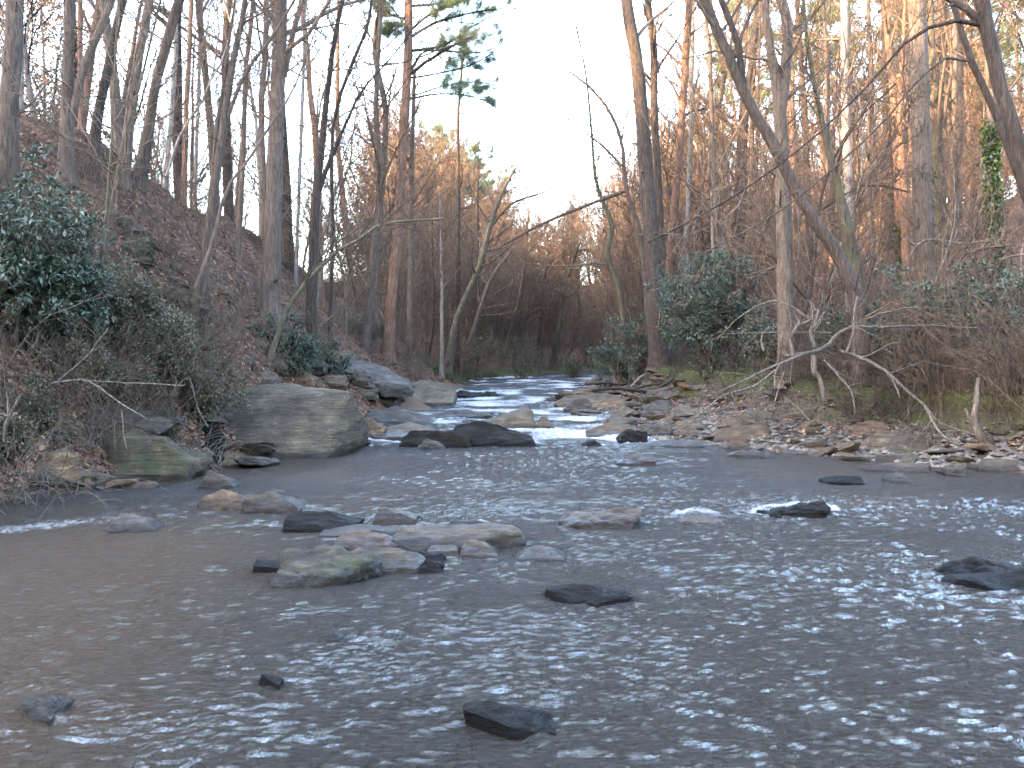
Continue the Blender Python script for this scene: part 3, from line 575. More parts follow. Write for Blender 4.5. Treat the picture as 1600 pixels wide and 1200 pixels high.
_tc = [200]
def hero_tree(label, Y, pts, bark='grey', top=15, forks=(), crown=(.45, 16), name='bare_tree', cat='tree', twig=None, dY=0, side=0, extra=None, ground=True):
    _tc[0] += 1; g = np.random.default_rng(_tc[0])
    if top: top = min(top, 4.5 + .42 * Y)
    P = []; Rr = []
    if ground and pts[0][1] < pts[-1][1]: pts = pts[::-1]
    for i, (px, py, wd) in enumerate(pts):
        yy = Y + dY * i / max(1, len(pts) - 1); P.append(at(px, py, yy)); Rr.append(wd * .5 * yy / F)
    P = [np.array(p) for p in P]
    if ground:
        dirn = P[0] - P[1]; gz = float(H(P[0][0], P[0][1]))
        if P[0][2] > gz:
            q = P[0] + np.array([dirn[0] / max(-dirn[2], .1), 0, -1]) * (P[0][2] - gz) * .7; q[2] = float(H(q[0], q[1])) - .15
            P.insert(0, q); Rr.insert(0, Rr[0] * 1.12)
        elif P[0][2] < gz - .8: P[0][2] = gz - .3 if P[1][2] > gz + .2 else P[0][2]
    if top and P[-1][2] < top:
        d = P[-1] - P[-2]; d = d / np.linalg.norm(d); q = P[-1].copy(); h0 = q[2]
        while q[2] < top:
            d = d * .8 + np.array([0, 0, .25]) + g.normal(size=3) * [.06, .06, 0]; d /= np.linalg.norm(d); q = q + d * 1.2
            P.append(q.copy()); Rr.append(max(.012, Rr[-1] * (1 - 1.15 / (top - h0 + 4))))
    PP, RR = smooth_path(P, Rr, .35, g, .006)
    RR = RR * (1 + .6 * np.exp(-np.arange(len(RR)) * .35 / .35))
    org = PP[0].copy(); org[2] = float(H(org[0], org[1])) if ground else org[2]
    parts = [rough_trunk(PP, RR, 10 if RR[0] > .08 else 7, g)]
    FP = [(PP, RR)]; limbs = []
    for fk in forks:
        fp = [at(a, b, Y + dY) for a, b, _ in fk]; fr = [c * .5 * Y / F for *_, c in fk]
        ex = fp[-1].copy(); d = fp[-1] - fp[-2]; d = d / np.linalg.norm(d)
        for _ in range(3 if top else 0):
            d = d + [0, 0, .15]; d /= np.linalg.norm(d); ex = ex + d * 1.1; fp.append(ex.copy()); fr.append(max(.012, fr[-1] * .75))
        a_, b_ = smooth_path(fp, fr, .35, g, .006); limbs.append(rough_trunk(a_, b_, 7, g)); FP.append((a_, b_))
    V, Fq = join(parts); t = empty(name, org, label, cat)
    link('trunk', mesh('trunk', V - org, Fq), MB[bark], t)
    for V, Fq in limbs: link('limb', mesh('limb', V - org, Fq), MB[bark], t)
    L = []
    t0, K = crown
    for i, (a_, b_) in enumerate(FP):
        k1 = K if i == 0 else max(4, K // 2); tt0 = t0 if i == 0 else .25
        l1 = spawn(a_[None], b_[None], k1, g, tt0, .98, (.5, 1.2), 1, 6, .16, .07, .42, .008, Labs=g.uniform(2.2, 3.0) * (1 if i == 0 else .7))
        ls = spawn(a_[None], b_[None], 7, g, .06, max(.3, tt0), (.7, 1.5), 1, 5, .2, .05, .18, .006, Labs=1.2)
        l2 = spawn(*l1, 6, g, .15, 1, (.4, 1.1), .45, 5, .2, .05, .5, .005)
        l3 = spawn(*l2, 5, g, .1, 1, (.35, 1.1), .5, 4, .2, .04, .55, .0035)
        l4 = spawn(*ls, 5, g, .1, 1, (.35, 1.1), .5, 4, .2, .04, .55, .0035)
        L += [tubes(*l1, 5), tubes(*l2, 3), tubes(*l3, 3), tubes(*ls, 4), tubes(*l4, 3)]
    V, Fq = join(L); link('crown', mesh('crown', V - org, Fq), MB[twig or 'twig'], t)
    if extra: extra(t, org, PP, RR, g, FP)
    return t
def ivy(lo, hi, per=2600, size=.075):
    def f(t, org, PP, RR, g, FP):
        k = (PP[:, 2] > lo) & (PP[:, 2] < hi); P = PP[k]; r = RR[k]
        if not len(P): return
        i = g.integers(0, len(P), per); a = g.random(per) * 6.283
        d = np.stack([np.cos(a), np.sin(a), np.zeros(per)], 1); pos = P[i] + d * (r[i] + .02)[:, None] + g.normal(size=(per, 3)) * [.03, .03, .15]
        V, Fq, tn = leaves(pos, d, g, size, 1, .02, .8, .4); link('ivy', mesh('ivy', V - org, Fq, False, {'tint': tn}), ML['ivy'], t)
    return f
HT = hero_tree
# left ridge
HT('thick grey trunk at the extreme left above the evergreen bush', 14.5, [(14, 260, 30), (16, 160, 28), (22, 60, 27), (26, -20, 26)], 'grey', 14)
HT('forked tree on the left ridge with two stems splitting near the ground', 16, [(103, 260, 22), (104, 190, 19), (107, 90, 17), (112, -10, 15)], 'grey', 15, [[(108, 200, 14), (128, 118, 13), (155, 50, 12), (178, -10, 10)]])
HT('thin straight trunk just right of the forked ridge tree', 19, [(127, 250, 9), (126, 120, 8), (125, -10, 8)], 'red', 15)
HT('leaning trunk third from the left on the ridge', 17, [(142, 270, 20), (157, 160, 14), (176, 70, 13), (196, -10, 12)], 'dark', 14)
HT('curved grey trunk on the ridge rising beside the bare orange bank', 18, [(188, 305, 20), (200, 215, 16), (212, 120, 15), (222, 60, 14), (236, -10, 14)], 'grey', 15)
HT('strongly leaning trunk at the crest of the bare orange bank', 18.5, [(212, 308, 20), (230, 215, 16), (246, 120, 15), (262, 60, 15), (284, -10, 14)], 'grey', 15)
HT('slender grey tree behind the crest of the orange bank', 23, [(256, 320, 9), (266, 200, 8), (274, 90, 7), (276, 20, 5)], 'pale', 13)
HT('thin reddish trunk standing dead straight on the left ridge', 22, [(286, 335, 9), (290, 200, 8), (299, -10, 7)], 'red', 16)
HT('spindly pale tree right of the straight reddish trunk', 25, [(303, 345, 7), (308, 200, 6), (315, -10, 6)], 'pale', 15)
HT('multi-stemmed grey tree leaning right on the left slope', 16.5, [(318, 430, 17), (330, 330, 15), (346, 220, 13), (362, 110, 10), (385, -10, 8)], 'grey', 12, [[(324, 370, 10), (334, 260, 9), (346, 150, 7), (352, 110, 5)], [(350, 200, 7), (380, 120, 6), (430, 50, 5)]])
HT('slim trunk with a kink left of the big ridge trunk', 22, [(372, 380, 9), (380, 250, 8), (384, 120, 8), (396, -10, 6)], 'grey', 14)
HT('big straight brown trunk on the left slope with a side stem near the top', 19, [(424, 420, 28), (428, 300, 25), (432, 180, 23), (437, 60, 22), (438, -20, 21)], 'grey', 17, [[(444, 120, 9), (455, 60, 9), (474, -10, 8)]])
HT('thin grey pole tree just right of the big straight trunk', 26, [(464, 380, 6), (470, 220, 6), (476, 60, 5), (477, -10, 4)], 'pale', 15)
HT('dark tree splitting into two upright stems left of the pine', 20, [(488, 440, 16), (492, 340, 14), (503, 220, 10), (520, 80, 8), (537, -10, 7)], 'dark', 14, [[(498, 300, 8), (516, 250, 7), (531, 215, 6), (546, 180, 5), (566, 140, 4), (590, 115, 3)]])
HT('wavy pale slender trunk left of the pine', 30, [(588, 440, 11), (594, 330, 10), (602, 200, 9), (601, 160, 8), (590, 110, 8), (586, 60, 8), (600, -10, 7)], 'grey', 14)
HT('thin dark sapling curving right at the top left of the pine', 22, [(520, 360, 6), (528, 160, 6), (552, 95, 6), (574, 40, 5), (582, -10, 5)], 'dark', 12)
def pine_crown(t, org, PP, RR, g, FP):
    anchors = []; br = []
    bl = [(.0, [(640, 60), (680, 35), (730, 22), (790, 12)], 6), (.3, [(638, 80), (690, 72), (740, 40), (770, 25)], 6), (-.4, [(638, 118), (680, 88), (720, 65), (745, 55)], 7), (.2, [(640, 30), (600, 20), (560, -15)], 5),
          (.1, [(640, 112), (660, 82), (700, 80), (765, 78), (785, 60)], 4), (0, [(640, 122), (665, 118), (700, 112), (745, 98), (768, 84)], 4), (-.2, [(640, 155), (680, 148), (735, 150), (770, 162)], 4), (.3, [(644, 150), (690, 136), (745, 128), (772, 132)], 3),
          (-.3, [(638, 20), (610, 50), (600, 45)], 4), (0, [(640, 0), (700, -30), (760, -60)], 6), (.4, [(640, 10), (690, 5), (740, -5), (775, -10)], 5), (-.5, [(638, -10), (600, -30), (560, -50)], 5), (-.4, [(638, 50), (675, 20), (720, 2)], 5), (.5, [(636, 45), (610, 10), (590, -10)], 4)]
    for dy, pl, wd in bl:
        P = [at(a, b, 29 + dy * 2.6 * i / len(pl)) for i, (a, b) in enumerate(pl)]
        a_, b_ = smooth_path(P, np.linspace(wd, 1.5, len(P)) * .5 * 29 / F, .25, g, .01); br.append(tubes(a_[None], b_[None], 5))
        l = spawn(a_[None], b_[None], 15, g, .25, 1, (.4, 1.2), .30, 4, .2, .12, .5, .006); br.append(tubes(*l, 3)); l2 = spawn(*l, 4, g, .3, 1, (.3, 1), .45, 3, .2, .1, .6, .004); br.append(tubes(*l2, 3))
        anchors += [l2[0][:, -1], l[0][:, -1], l[0][:, 2], l2[0][:, 1], a_[len(a_) // 3:]]
    top = spawn(PP[None], RR[None], 16, g, .82, .99, (.8, 1.4), 1, 5, .15, .08, .4, .01, Labs=3.2); l = spawn(*top, 9, g, .3, 1, (.4, 1.1), .35, 4, .2, .1, .5, .006)
    br += [tubes(*top, 4), tubes(*l, 3)]; anchors += [l[0][:, -1], l[0][:, 2]]
    V, Fq = join(br); link('bough', mesh('bough', V - org, Fq), MB['dark'], t)
    V, Fq, tn = needles(np.concatenate(anchors), g, 40, .20, .0028); link('needles', mesh('needles', V - org, Fq, False, {'tint': tn}), ML['needle'], t)
HT('tall pine with reddish trunk and green boughs reaching right over the creek', 29, [(607, 545, 18), (614, 440, 16), (625, 310, 16), (632, 200, 14), (637, 100, 14), (638, -20, 13)], 'red', 19, crown=(.6, 4), name='pine_tree', extra=pine_crown)
HT('thin brown trunk close behind the pine', 32, [(640, 480, 8), (643, 330, 8), (645, 200, 7), (648, 110, 6)], 'grey', 9)
HT('straight slender dark tree right of the pine at the water edge', 42, [(714, 575, 8), (716, 420, 7), (716, 300, 6), (717, 160, 5), (727, 60, 3)], 'dark', 10)
HT('pale thin sapling at the left waterline of the far riffle', 36, [(690, 578, 6), (690, 440, 5), (688, 300, 3)], 'pale', 7)
HT('bent leaning tree rising right over the far bend', 40, [(702, 560, 12), (712, 505, 10), (726, 468, 10), (748, 420, 9), (765, 355, 8), (785, 300, 6), (806, 262, 4)], 'moss', 8, [[(765, 355, 5), (800, 318, 4), (850, 300, 3)]])
HT('second leaning stem low behind the bent leaning tree', 45, [(722, 570, 8), (745, 500, 7), (765, 440, 6), (800, 390, 4)], 'grey', 6)
HT('very thin straight sapling left of the sky gap', 48, [(747, 560, 5), (747, 400, 4), (746, 250, 3)], 'dark', 9)
HT('leaning mossy stump-like trunk at the middle of the far bank', 57, [(865, 570, 12), (875, 500, 8), (885, 440, 6), (905, 380, 4)], 'moss', 8)
# left slope lower: leaning branch over the creek
HT('crooked low tree arching right over the creek with pale lichened limb', 17.5, [(418, 570, 8), (435, 520, 8), (450, 480, 7), (490, 430, 7), (530, 391, 6), (564, 371, 5), (594, 351, 4), (640, 345, 4), (692, 342, 3)], 'moss', None, [[(594, 351, 4), (620, 328, 3), (636, 310, 2)]], crown=(.3, 10))
HT('bare leaning sapling on the lower left slope above the ledges', 16, [(300, 470, 8), (310, 440, 8), (335, 370, 7), (352, 300, 5), (400, 232, 4)], 'grey', 6)
HT('thin greenish twin sapling beside the dark outcrop', 12.8, [(150, 480, 7), (158, 400, 7), (176, 310, 6), (184, 260, 5)], 'moss', 5.5, [[(158, 420, 5), (166, 340, 5), (170, 280, 4)]])
# right side
HT('tall heavy leaning trunk, leftmost of the trunks on the right bank', 29, [(1030, 590, 30), (1024, 480, 28), (1018, 380, 25), (1008, 250, 22), (996, 110, 20), (975, -20, 19)], 'dark', 17, crown=(.6, 12))
HT('slimmer trunk growing just behind the tall heavy leaning trunk', 30, [(1036, 560, 16), (1032, 400, 14), (1028, 280, 12), (1022, 160, 12), (1021, 80, 12), (1010, -20, 11)], 'dark', 16, [[(1024, 118, 5), (1035, 95, 4), (1046, 80, 3)]])
HT('reddish trunk leaning right behind the evergreen shrubs', 31, [(1036, 500, 15), (1046, 400, 14), (1060, 260, 12), (1070, 110, 12), (1078, -20, 11)], 'red', 16)
HT('thin grey trunk right of the reddish leaning trunk', 33, [(1066, 470, 8), (1078, 250, 8), (1080, 120, 8), (1082, -20, 7)], 'pale', 16)
HT('S-curved mossy tree standing over the evergreen shrub tip', 31, [(976, 575, 9), (974, 510, 9), (964, 440, 8), (948, 398, 8), (956, 352, 8), (944, 320, 6), (936, 300, 6), (924, 200, 4), (914, 110, 3), (900, 40, 3)], 'moss', 8, [[(964, 420, 4), (935, 410, 3), (912, 414, 3)]], crown=(.55, 9))
HT('crooked tree leaning left behind the S-curved tree with a long drooping limb', 30, [(1012, 560, 10), (1008, 430, 9), (995, 350, 8), (980, 300, 7), (965, 200, 5), (930, 145, 4), (890, 112, 3)], 'grey', None, [[(980, 297, 6), (935, 314, 5), (867, 341, 5), (807, 371, 4), (773, 391, 3)], [(972, 260, 5), (950, 235, 4), (925, 215, 3), (880, 180, 2)]], crown=(.5, 10))
HT('large dark trunk leaning far left across the right-hand woods', 17, [(1345, 560, 26), (1335, 455, 22), (1310, 402, 20), (1250, 310, 17), (1210, 230, 17), (1165, 150, 17), (1140, 90, 16), (1095, -10, 15)], 'dark', 12, [[(1163, 150, 12), (1150, 60, 11), (1122, -15, 10)], [(1150, 90, 6), (1165, 35, 5), (1190, -10, 4)]])
HT('upright brown trunk crossing behind the leaning dark trunk', 19, [(1229, 570, 26), (1227, 450, 25), (1222, 300, 23), (1216, 150, 18), (1206, 90, 13), (1195, -10, 12)], 'grey', 15, [[(1220, 180, 16), (1226, 110, 18), (1232, 60, 17), (1218, -15, 16)]], crown=(.4, 12))
HT('mossy tapered trunk ending in a lump right of the crossing trunks', 18, [(1352, 560, 24), (1340, 440, 24), (1325, 370, 22), (1312, 300, 14), (1285, 200, 8), (1270, 120, 6)], 'moss', 8)
HT('pale grey trunk standing farther back in the right woods', 29, [(1328, 480, 15), (1326, 300, 14), (1320, 150, 13), (1318, -20, 12)], 'pale', 16)
HT('orange-lit trunk with yellow-green ivy at its foot', 33, [(1412, 480, 13), (1405, 330, 12), (1398, 180, 11), (1385, -20, 10)], 'red', 17, extra=ivy(1, 6, 2200, .10))
HT('thickest trunk on the right rising beside an ivy-clad one', 22, [(1452, 520, 34), (1444, 400, 30), (1440, 280, 28), (1437, 130, 28), (1432, -20, 26)], 'grey', 17, crown=(.6, 12))
HT('brown mossy trunk just behind the thickest right trunk', 25, [(1472, 500, 24), (1468, 350, 22), (1462, 180, 18), (1455, 60, 10)], 'moss', 11)
HT('narrow grey trunk between the thickest trunk and the ivy trunk', 26, [(1497, 480, 11), (1495, 350, 10), (1492, 180, 9), (1490, -20, 8)], 'grey', 15)
HT('ivy-wrapped trunk near the right edge', 24, [(1558, 520, 15), (1555, 400, 14), (1548, 200, 12), (1545, 60, 10)], 'grey', 13, extra=ivy(1, 7, 5200, .10))
HT('large dark trunk leaning out of the top right corner', 13, [(1690, 560, 34), (1655, 420, 30), (1612, 300, 26), (1590, 225, 24), (1568, 150, 23), (1545, 60, 22), (1530, -20, 22)], 'dark', 8, [[(1548, 50, 12), (1512, 15, 11), (1470, -12, 10)], [(1540, 40, 9), (1480, 32, 7), (1420, 62, 5), (1380, 105, 4), (1340, 150, 3)]], crown=(.75, 5))
HT('thinner dark stem slanting beside the large corner trunk', 14.5, [(1640, 420, 14), (1600, 300, 13), (1572, 220, 12), (1545, 150, 11), (1520, 100, 10), (1500, 40, 9)], 'dark', 8, [[(1520, 96, 5), (1480, 90, 4), (1440, 120, 4), (1380, 190, 3)]], crown=(.75, 5))
HT('slim yellowish sapling in front of the right hillside', 30, [(1118, 500, 6), (1114, 400, 5), (1112, 260, 4)], 'pale', 9)
HT('crooked thin tree with drooping bare limbs above the fallen branches', 19, [(1228, 640, 6), (1238, 560, 7), (1262, 470, 7), (1275, 380, 6), (1285, 300, 5), (1330, 200, 4), (1400, 130, 3)], 'dark', None, [[(1262, 470, 4), (1220, 420, 3), (1195, 385, 3), (1180, 440, 2)], [(1280, 330, 4), (1350, 290, 3), (1420, 300, 3)]], crown=(.2, 12))
HT('bare arching shrub-tree overhanging the right pool', 17.5, [(1420, 560, 6), (1440, 500, 6), (1480, 440, 5), (1510, 395, 4), (1580, 385, 3)], 'dark', None, crown=(.2, 12))

# ------------------------------------------------------------------ trees of the woods behind: a few grown, then copied
def wood_tree(seed, h, r, c0, K, lean=.05, sub=(6, 5), Lf=.26, wob=.1, needle=False, bark='grey', ang=(.5, 1.1), tk_=1.0):
    g = np.random.default_rng(seed); n = 14; d = np.array([lean, 0, 1.]); p = np.array([0, 0, -.3]); P = [p]
    for _ in range(n - 1):
        d = d + g.normal(size=3) * [wob, wob, 0] * .5; d[0] += (lean - d[0]) * .3; d /= np.linalg.norm(d); p = p + d * h / (n - 1); P.append(p)
    P = np.array(P); Rr = np.linspace(1, .16, n) * r; Rr[0] *= 1.35
    tk = mesh('trunk', *rough_trunk(P, Rr, 7, g)); tk.materials.append(MB[bark])
    l1 = spawn(P[None], Rr[None], K, g, c0, .99, ang, 1, 6, .15, .07 if not needle else .02, .42, .012 * tk_, Labs=h * Lf)
    l2 = spawn(*l1, sub[0], g, .12, 1, (.35, 1.1), .48, 4, .2, .06, .5, .009 * tk_); l3 = spawn(*l2, sub[1], g, .1, 1, (.3, 1.1), .55, 3, .2, .05, .6, .0065 * tk_)
    V, Fq = join([tubes(*l1, 4), tubes(*l2, 3), tubes(*l3, 3)])
    cr = mesh('crown', V, Fq); cr.materials.append(MB['twig'] if not needle else MB['dark'])
    nd = None
    if needle == 'leaf':
        a = l3[0].reshape(-1, 3); a = a[g.random(len(a)) < .35]; V, Fq, tn = leaves(a, np.zeros_like(a), g, .10, 3, .12, .6, .5)
        nd = mesh('leaves', V, Fq, False, {'tint': tn}); nd.materials.append(ML['beech'])
    elif needle:
        a = np.concatenate([l3[0][:, -1], l2[0][:, -1], l3[0][:, 1]]); V, Fq, tn = needles(a, g, 12, .30, .011)
        nd = mesh('needles', V, Fq, False, {'tint': tn}); nd.materials.append(ML['needle'])
    return (tk, cr, nd, h)
TALL = [wood_tree(300 + i, 15, r, c, k, l, bark=b) for i, (r, c, k, l, b) in enumerate([(.16, .28, 22, .03, 'grey'), (.12, .22, 24, .08, 'grey'), (.20, .38, 20, .0, 'dark'), (.09, .15, 26, -.06, 'pale'), (.14, .3, 20, .12, 'red')])]
SMALL = [wood_tree(320 + i, 6, r, .12, 22, l, Lf=.42, wob=.22, bark=b, ang=(.4, 1.0)) for i, (r, l, b) in enumerate([(.05, .15, 'grey'), (.04, -.2, 'dark'), (.06, .3, 'grey'), (.035, .05, 'pale')])]
FAR = [wood_tree(360 + i, 12, r, c, 30, l, (8, 6), .34, .14, bark=b, tk_=2.0, ang=(.4, 1.0)) for i, (r, c, l, b) in enumerate([(.13, .2, .05, 'grey'), (.10, .12, -.1, 'grey'), (.16, .25, .1, 'dark'), (.08, .1, .0, 'pale'), (.12, .18, .15, 'red')])]
PINE = [wood_tree(340 + i, 15, .16, c, 34, .02, (7, 5), .22, .06, True, 'red', (1.0, 1.5)) for i, c in enumerate([.45, .3])]
GOLD = [wood_tree(345 + i, 12, .16, .2, 34, .02, (8, 6), .30, .06, True, 'red', (.7, 1.4)) for i in range(2)]
BEECH = [wood_tree(350, 9, .08, .15, 26, .05, (6, 5), .32, .12, 'leaf', 'pale')]
_wn = [0]
def place_wood(tpl, x, y, h, label, cat, group, name='bare_tree', rz=None):
    tk, cr, nd, h0 = tpl; s = h / h0; z = float(H(x, y))
    t = empty(name, (x, y, z), label, cat, group); t.scale = (s * (1 if h0 < 10 else max(.8, 1 / max(s, .4)) ** .3),) * 2 + (s,)
    t.rotation_euler = (0, 0, wr.random() * 6.28 if rz is None else rz)
    link('trunk', tk, None, t); link('crown', cr, None, t)
    if nd: link('needles' if tpl in PINE + GOLD else 'leaves', nd, None, t)
wr = np.random.default_rng(77)
def top_row(px): return np.interp(px, [0, 480, 560, 640, 700, 780, 840, 900, 1000, 1060, 1150, 1250], [-250, -200, 40, 190, 245, 300, 340, 310, 230, 160, 40, -150])
used = []
def ok(x, y, d):
    if any((x - a) ** 2 + (y - b) ** 2 < d * d for a, b in used): return False
    used.append((x, y)); return True
def fill(n, ylo, yhi, plo, phi, tpls, hmin, hmax, dmin, label, group, cat='tree', name='bare_tree', rowf=None, pw=1.0):
    c = 0; k = 0
    while c < n and k < n * 60:
        k += 1; y = ylo + (yhi - ylo) * wr.random() ** pw; px = wr.uniform(plo, phi); x = (px - 800) * y / F
        if xl(y) - 1.2 < x < xb(y) + .8 and y < 70: continue
        if not ok(x, y, dmin): continue
        z = float(H(x, y)); zt = CAMZ + (560 - top_row(px) - wr.uniform(-20, 60)) * y / F
        h = wr.uniform(hmin, hmax) if rowf is None else np.clip(zt - z, hmin, hmax)
        ti = wr.integers(len(tpls)); tn_ = {5: ['grey', 'slimmer grey', 'dark stout', 'pale thin', 'reddish'], 4: ['grey', 'dark', 'grey wide', 'pale']}.get(len(tpls), [''] * 3)[ti]
        fr_ = (px - plo) / (phi - plo); wh = ' toward the left' if fr_ < .33 else ' toward the right' if fr_ > .67 else ' in the middle'
        place_wood(tpls[ti], x, y, h, (tn_ + ' ' + label).strip() + wh, cat, group, name); c += 1
fill(36, 22, 58, -150, 590, TALL, 12, 18, 1.0, 'bare tree on the left ridge behind the front trunks,', 'bare trees on the left ridge')
fill(110, 48, 100, 590, 1100, FAR, 7, 18, 1.6, 'bare tree in the far woods closing off the creek,', 'bare trees beyond the far bend', rowf=1)
fill(60, 28, 75, 1080, 1750, TALL, 12, 19, 1.3, 'bare tree deep in the right hillside woods,', 'bare trees on the right hillside')
fill(26, 19, 48, 150, 660, SMALL, 3.5, 6.5, .8, 'small twiggy understory tree on the left slope', 'small understory trees on the left', name='understory_tree')
fill(96, 38, 62, 590, 1060, SMALL, 4, 7.5, .8, 'small twiggy understory tree by the far bend', 'small understory trees at the far bend', name='understory_tree')
fill(48, 20, 46, 1060, 1700, SMALL, 3.5, 7, .9, 'small twiggy understory tree on the right floodplain', 'small understory trees on the right', name='understory_tree')
for x_, y_, h_ in [(-11, 108, 16.5), (-8.5, 112, 18.5), (-6, 108, 18), (-3.5, 112, 16.5), (-1.2, 108, 13.5), (-9.6, 102, 14), (-5, 102, 15)]:
    place_wood(GOLD[int(h_ * 2) % 2], x_, y_, h_, 'evergreen glowing yellow in the sun beyond the creek bend', 'pine', 'sunlit evergreens beyond the bend', 'pine_tree')
fill(13, 34, 62, 1150, 1720, PINE, 14, 21, 2.2, 'green-crowned pine among the bare trees on the right', 'pines in the right woods', 'pine', 'pine_tree')
fill(26, 34, 52, 930, 1130, SMALL, 6, 10, .8, 'twiggy tree behind the evergreen bushes right of the sky gap,', 'twiggy trees right of the sky gap', name='understory_tree')
fill(3, 45, 60, 640, 760, PINE, 8, 9, 2.5, 'small evergreen in the brush behind the pine', 'small evergreens left of the sky gap', 'pine', 'pine_tree')
fill(6, 24, 40, -60, 120, BEECH, 8, 11, 1.5, 'young tree holding dry orange leaves behind the left ridge', 'orange-leaved young trees on the left ridge', 'tree', 'beech_tree')
fill(5, 36, 60, 1350, 1650, BEECH, 6, 9, 1.5, 'young tree holding dry orange leaves in the right woods', 'orange-leaved young trees in the right woods', 'tree', 'beech_tree')

# ------------------------------------------------------------------ uncountable growth: geometry-node scatters
def scatter(name, tpls, P, S, label, tilt=.1, mats=None):
    col = bpy.data.collections.new(name + '_sources')
    for i, me in enumerate(tpls): col.objects.link(bpy.data.objects.new(name + '_source', me))
    me = bpy.data.meshes.new(name); me.vertices.add(len(P)); me.vertices.foreach_set('co', np.asarray(P, np.float32).ravel()); me.update()
    a = me.attributes.new('scl', 'FLOAT', 'POINT'); a.data.foreach_set('value', np.asarray(S, np.float32))
    r = me.attributes.new('rot', 'FLOAT_VECTOR', 'POINT'); q = np.stack([wr.normal(size=len(P)) * tilt, wr.normal(size=len(P)) * tilt, wr.random(len(P)) * 6.28], 1).astype(np.float32); r.data.foreach_set('vector', q.ravel())
    ix = me.attributes.new('ix', 'INT', 'POINT'); ix.data.foreach_set('value', wr.integers(0, len(tpls), len(P)).astype(np.int32))
    o = link(name, me); tag(o, label, name.replace('_', ' ') if len(name) < 14 else 'brush', None, 'stuff')
    ng = bpy.data.node_groups.new(name, 'GeometryNodeTree')
    ng.interface.new_socket('Geometry', in_out='INPUT', socket_type='NodeSocketGeometry'); ng.interface.new_socket('Geometry', in_out='OUTPUT', socket_type='NodeSocketGeometry')
    i = ng.nodes.new('NodeGroupInput'); u = ng.nodes.new('NodeGroupOutput'); ip = ng.nodes.new('GeometryNodeInstanceOnPoints'); ci = ng.nodes.new('GeometryNodeCollectionInfo')
    ci.inputs['Collection'].default_value = col; ci.inputs['Separate Children'].default_value = True; ci.inputs['Reset Children'].default_value = True
    ip.inputs['Pick Instance'].default_value = True
    def na(nm, ty): x = ng.nodes.new('GeometryNodeInputNamedAttribute'); x.data_type = ty; x.inputs['Name'].default_value = nm; return x.outputs[0]
    L = ng.links.new; L(i.outputs[0], ip.inputs['Points']); L(ci.outputs[0], ip.inputs['Instance']); L(na('ix', 'INT'), ip.inputs['Instance Index'])
    e2r = ng.nodes.new('FunctionNodeEulerToRotation'); L(na('rot', 'FLOAT_VECTOR'), e2r.inputs[0]); L(e2r.outputs[0], ip.inputs['Rotation'])
    L(na('scl', 'FLOAT'), ip.inputs['Scale']); L(ip.outputs[0], u.inputs[0])
    o.modifiers.new('scatter', 'NODES').node_group = ng
    return o
def brush_mesh(seed, nst, h, spread, r=.008, sub=(5, 4), mat='twig', leafn=0):
    g = np.random.default_rng(seed); a = g.random(nst) * 6.28; e = g.uniform(.05, spread, nst)
    d = np.stack([np.cos(a) * e, np.sin(a) * e, np.ones(nst)], 1); p = np.concatenate([g.normal(size=(nst, 2)) * .12, np.full((nst, 1), -.1)], 1); pts = [p]; L = h * g.uniform(.5, 1.15, nst)[:, None]
    for _ in range(6):
        d = d + g.normal(size=d.shape) * .16 + np.stack([np.cos(a), np.sin(a), -np.ones(nst) * .4], 1) * .05; d /= np.linalg.norm(d, axis=1)[:, None]; p = p + d * L / 6; pts.append(p)
    P = np.stack(pts, 1); Rr = np.linspace(1, .3, 7)[None] * g.uniform(.6, 1.3, (nst, 1)) * r
    l2 = spawn(P, Rr, sub[0], g, .2, 1, (.3, 1.0), .42, 4, .2, .04, .6, r * .5); l3 = spawn(*l2, sub[1], g, .1, 1, (.3, 1.0), .5, 3, .2, .02, .7, r * .38)
    V, Fq = join([tubes(P, Rr, 4), tubes(*l2, 3), tubes(*l3, 3)]); me = mesh('brush', V, Fq); me.materials.append(MB[mat])
    return me, l2, l3, g
B1 = [brush_mesh(400 + i, 11, 2.3, .55)[0] for i in range(3)] + [brush_mesh(410, 14, 1.6, .8)[0], brush_mesh(412, 9, 1.5, .7, .006, mat='dead')[0]]
B3 = [brush_mesh(440 + i, 13, 1.9, .9, .009, mat='dark')[0] for i in range(2)]
B2 = [brush_mesh(420 + i, 10, 4.6, .45, .016, (6, 5))[0] for i in range(3)]
def bank_pts(n, ylo, yhi, dlo, dhi, side, pw=1):
    y = ylo + (yhi - ylo) * wr.random(n) ** pw; d = wr.uniform(dlo, dhi, n); x = xl(y) - d if side < 0 else xb(y) + d
    return np.stack([x, y, H(x, y)], 1)
P = np.concatenate([bank_pts(70, 10.5, 16, .5, 3.5, -1, 1.3), bank_pts(130, 10.5, 34, .6, 6, -1, 1.3), bank_pts(60, 34, 50, .3, 6, -1)]); scatter('left_thicket', B1, P, wr.uniform(.3, .85, len(P)), 'tangle of thin bare stems and vines covering the left slope', .2)
P = np.concatenate([bank_pts(26, 12.5, 16.5, .0, .8, 1), bank_pts(60, 12.5, 19, .1, 4, 1), bank_pts(40, 30, 60, 1, 7, 1), bank_pts(120, 13.5, 34, 1.6, 9, 1), bank_pts(60, 34, 52, .2, 6, 1)]); scatter('right_thicket', B1, P, wr.uniform(.4, 1.0, len(P)), 'tangle of thin bare twigs over the right bank under the trees', .2)
P = np.concatenate([bank_pts(70, 12.6, 22, .1, 3.5, 1), bank_pts(40, 24, 36, .4, 5, 1)]); scatter('bank_tangle', B3, P, wr.uniform(.45, .95, len(P)), 'dark tangle of drooping stems along the lip of the right bank', .35)
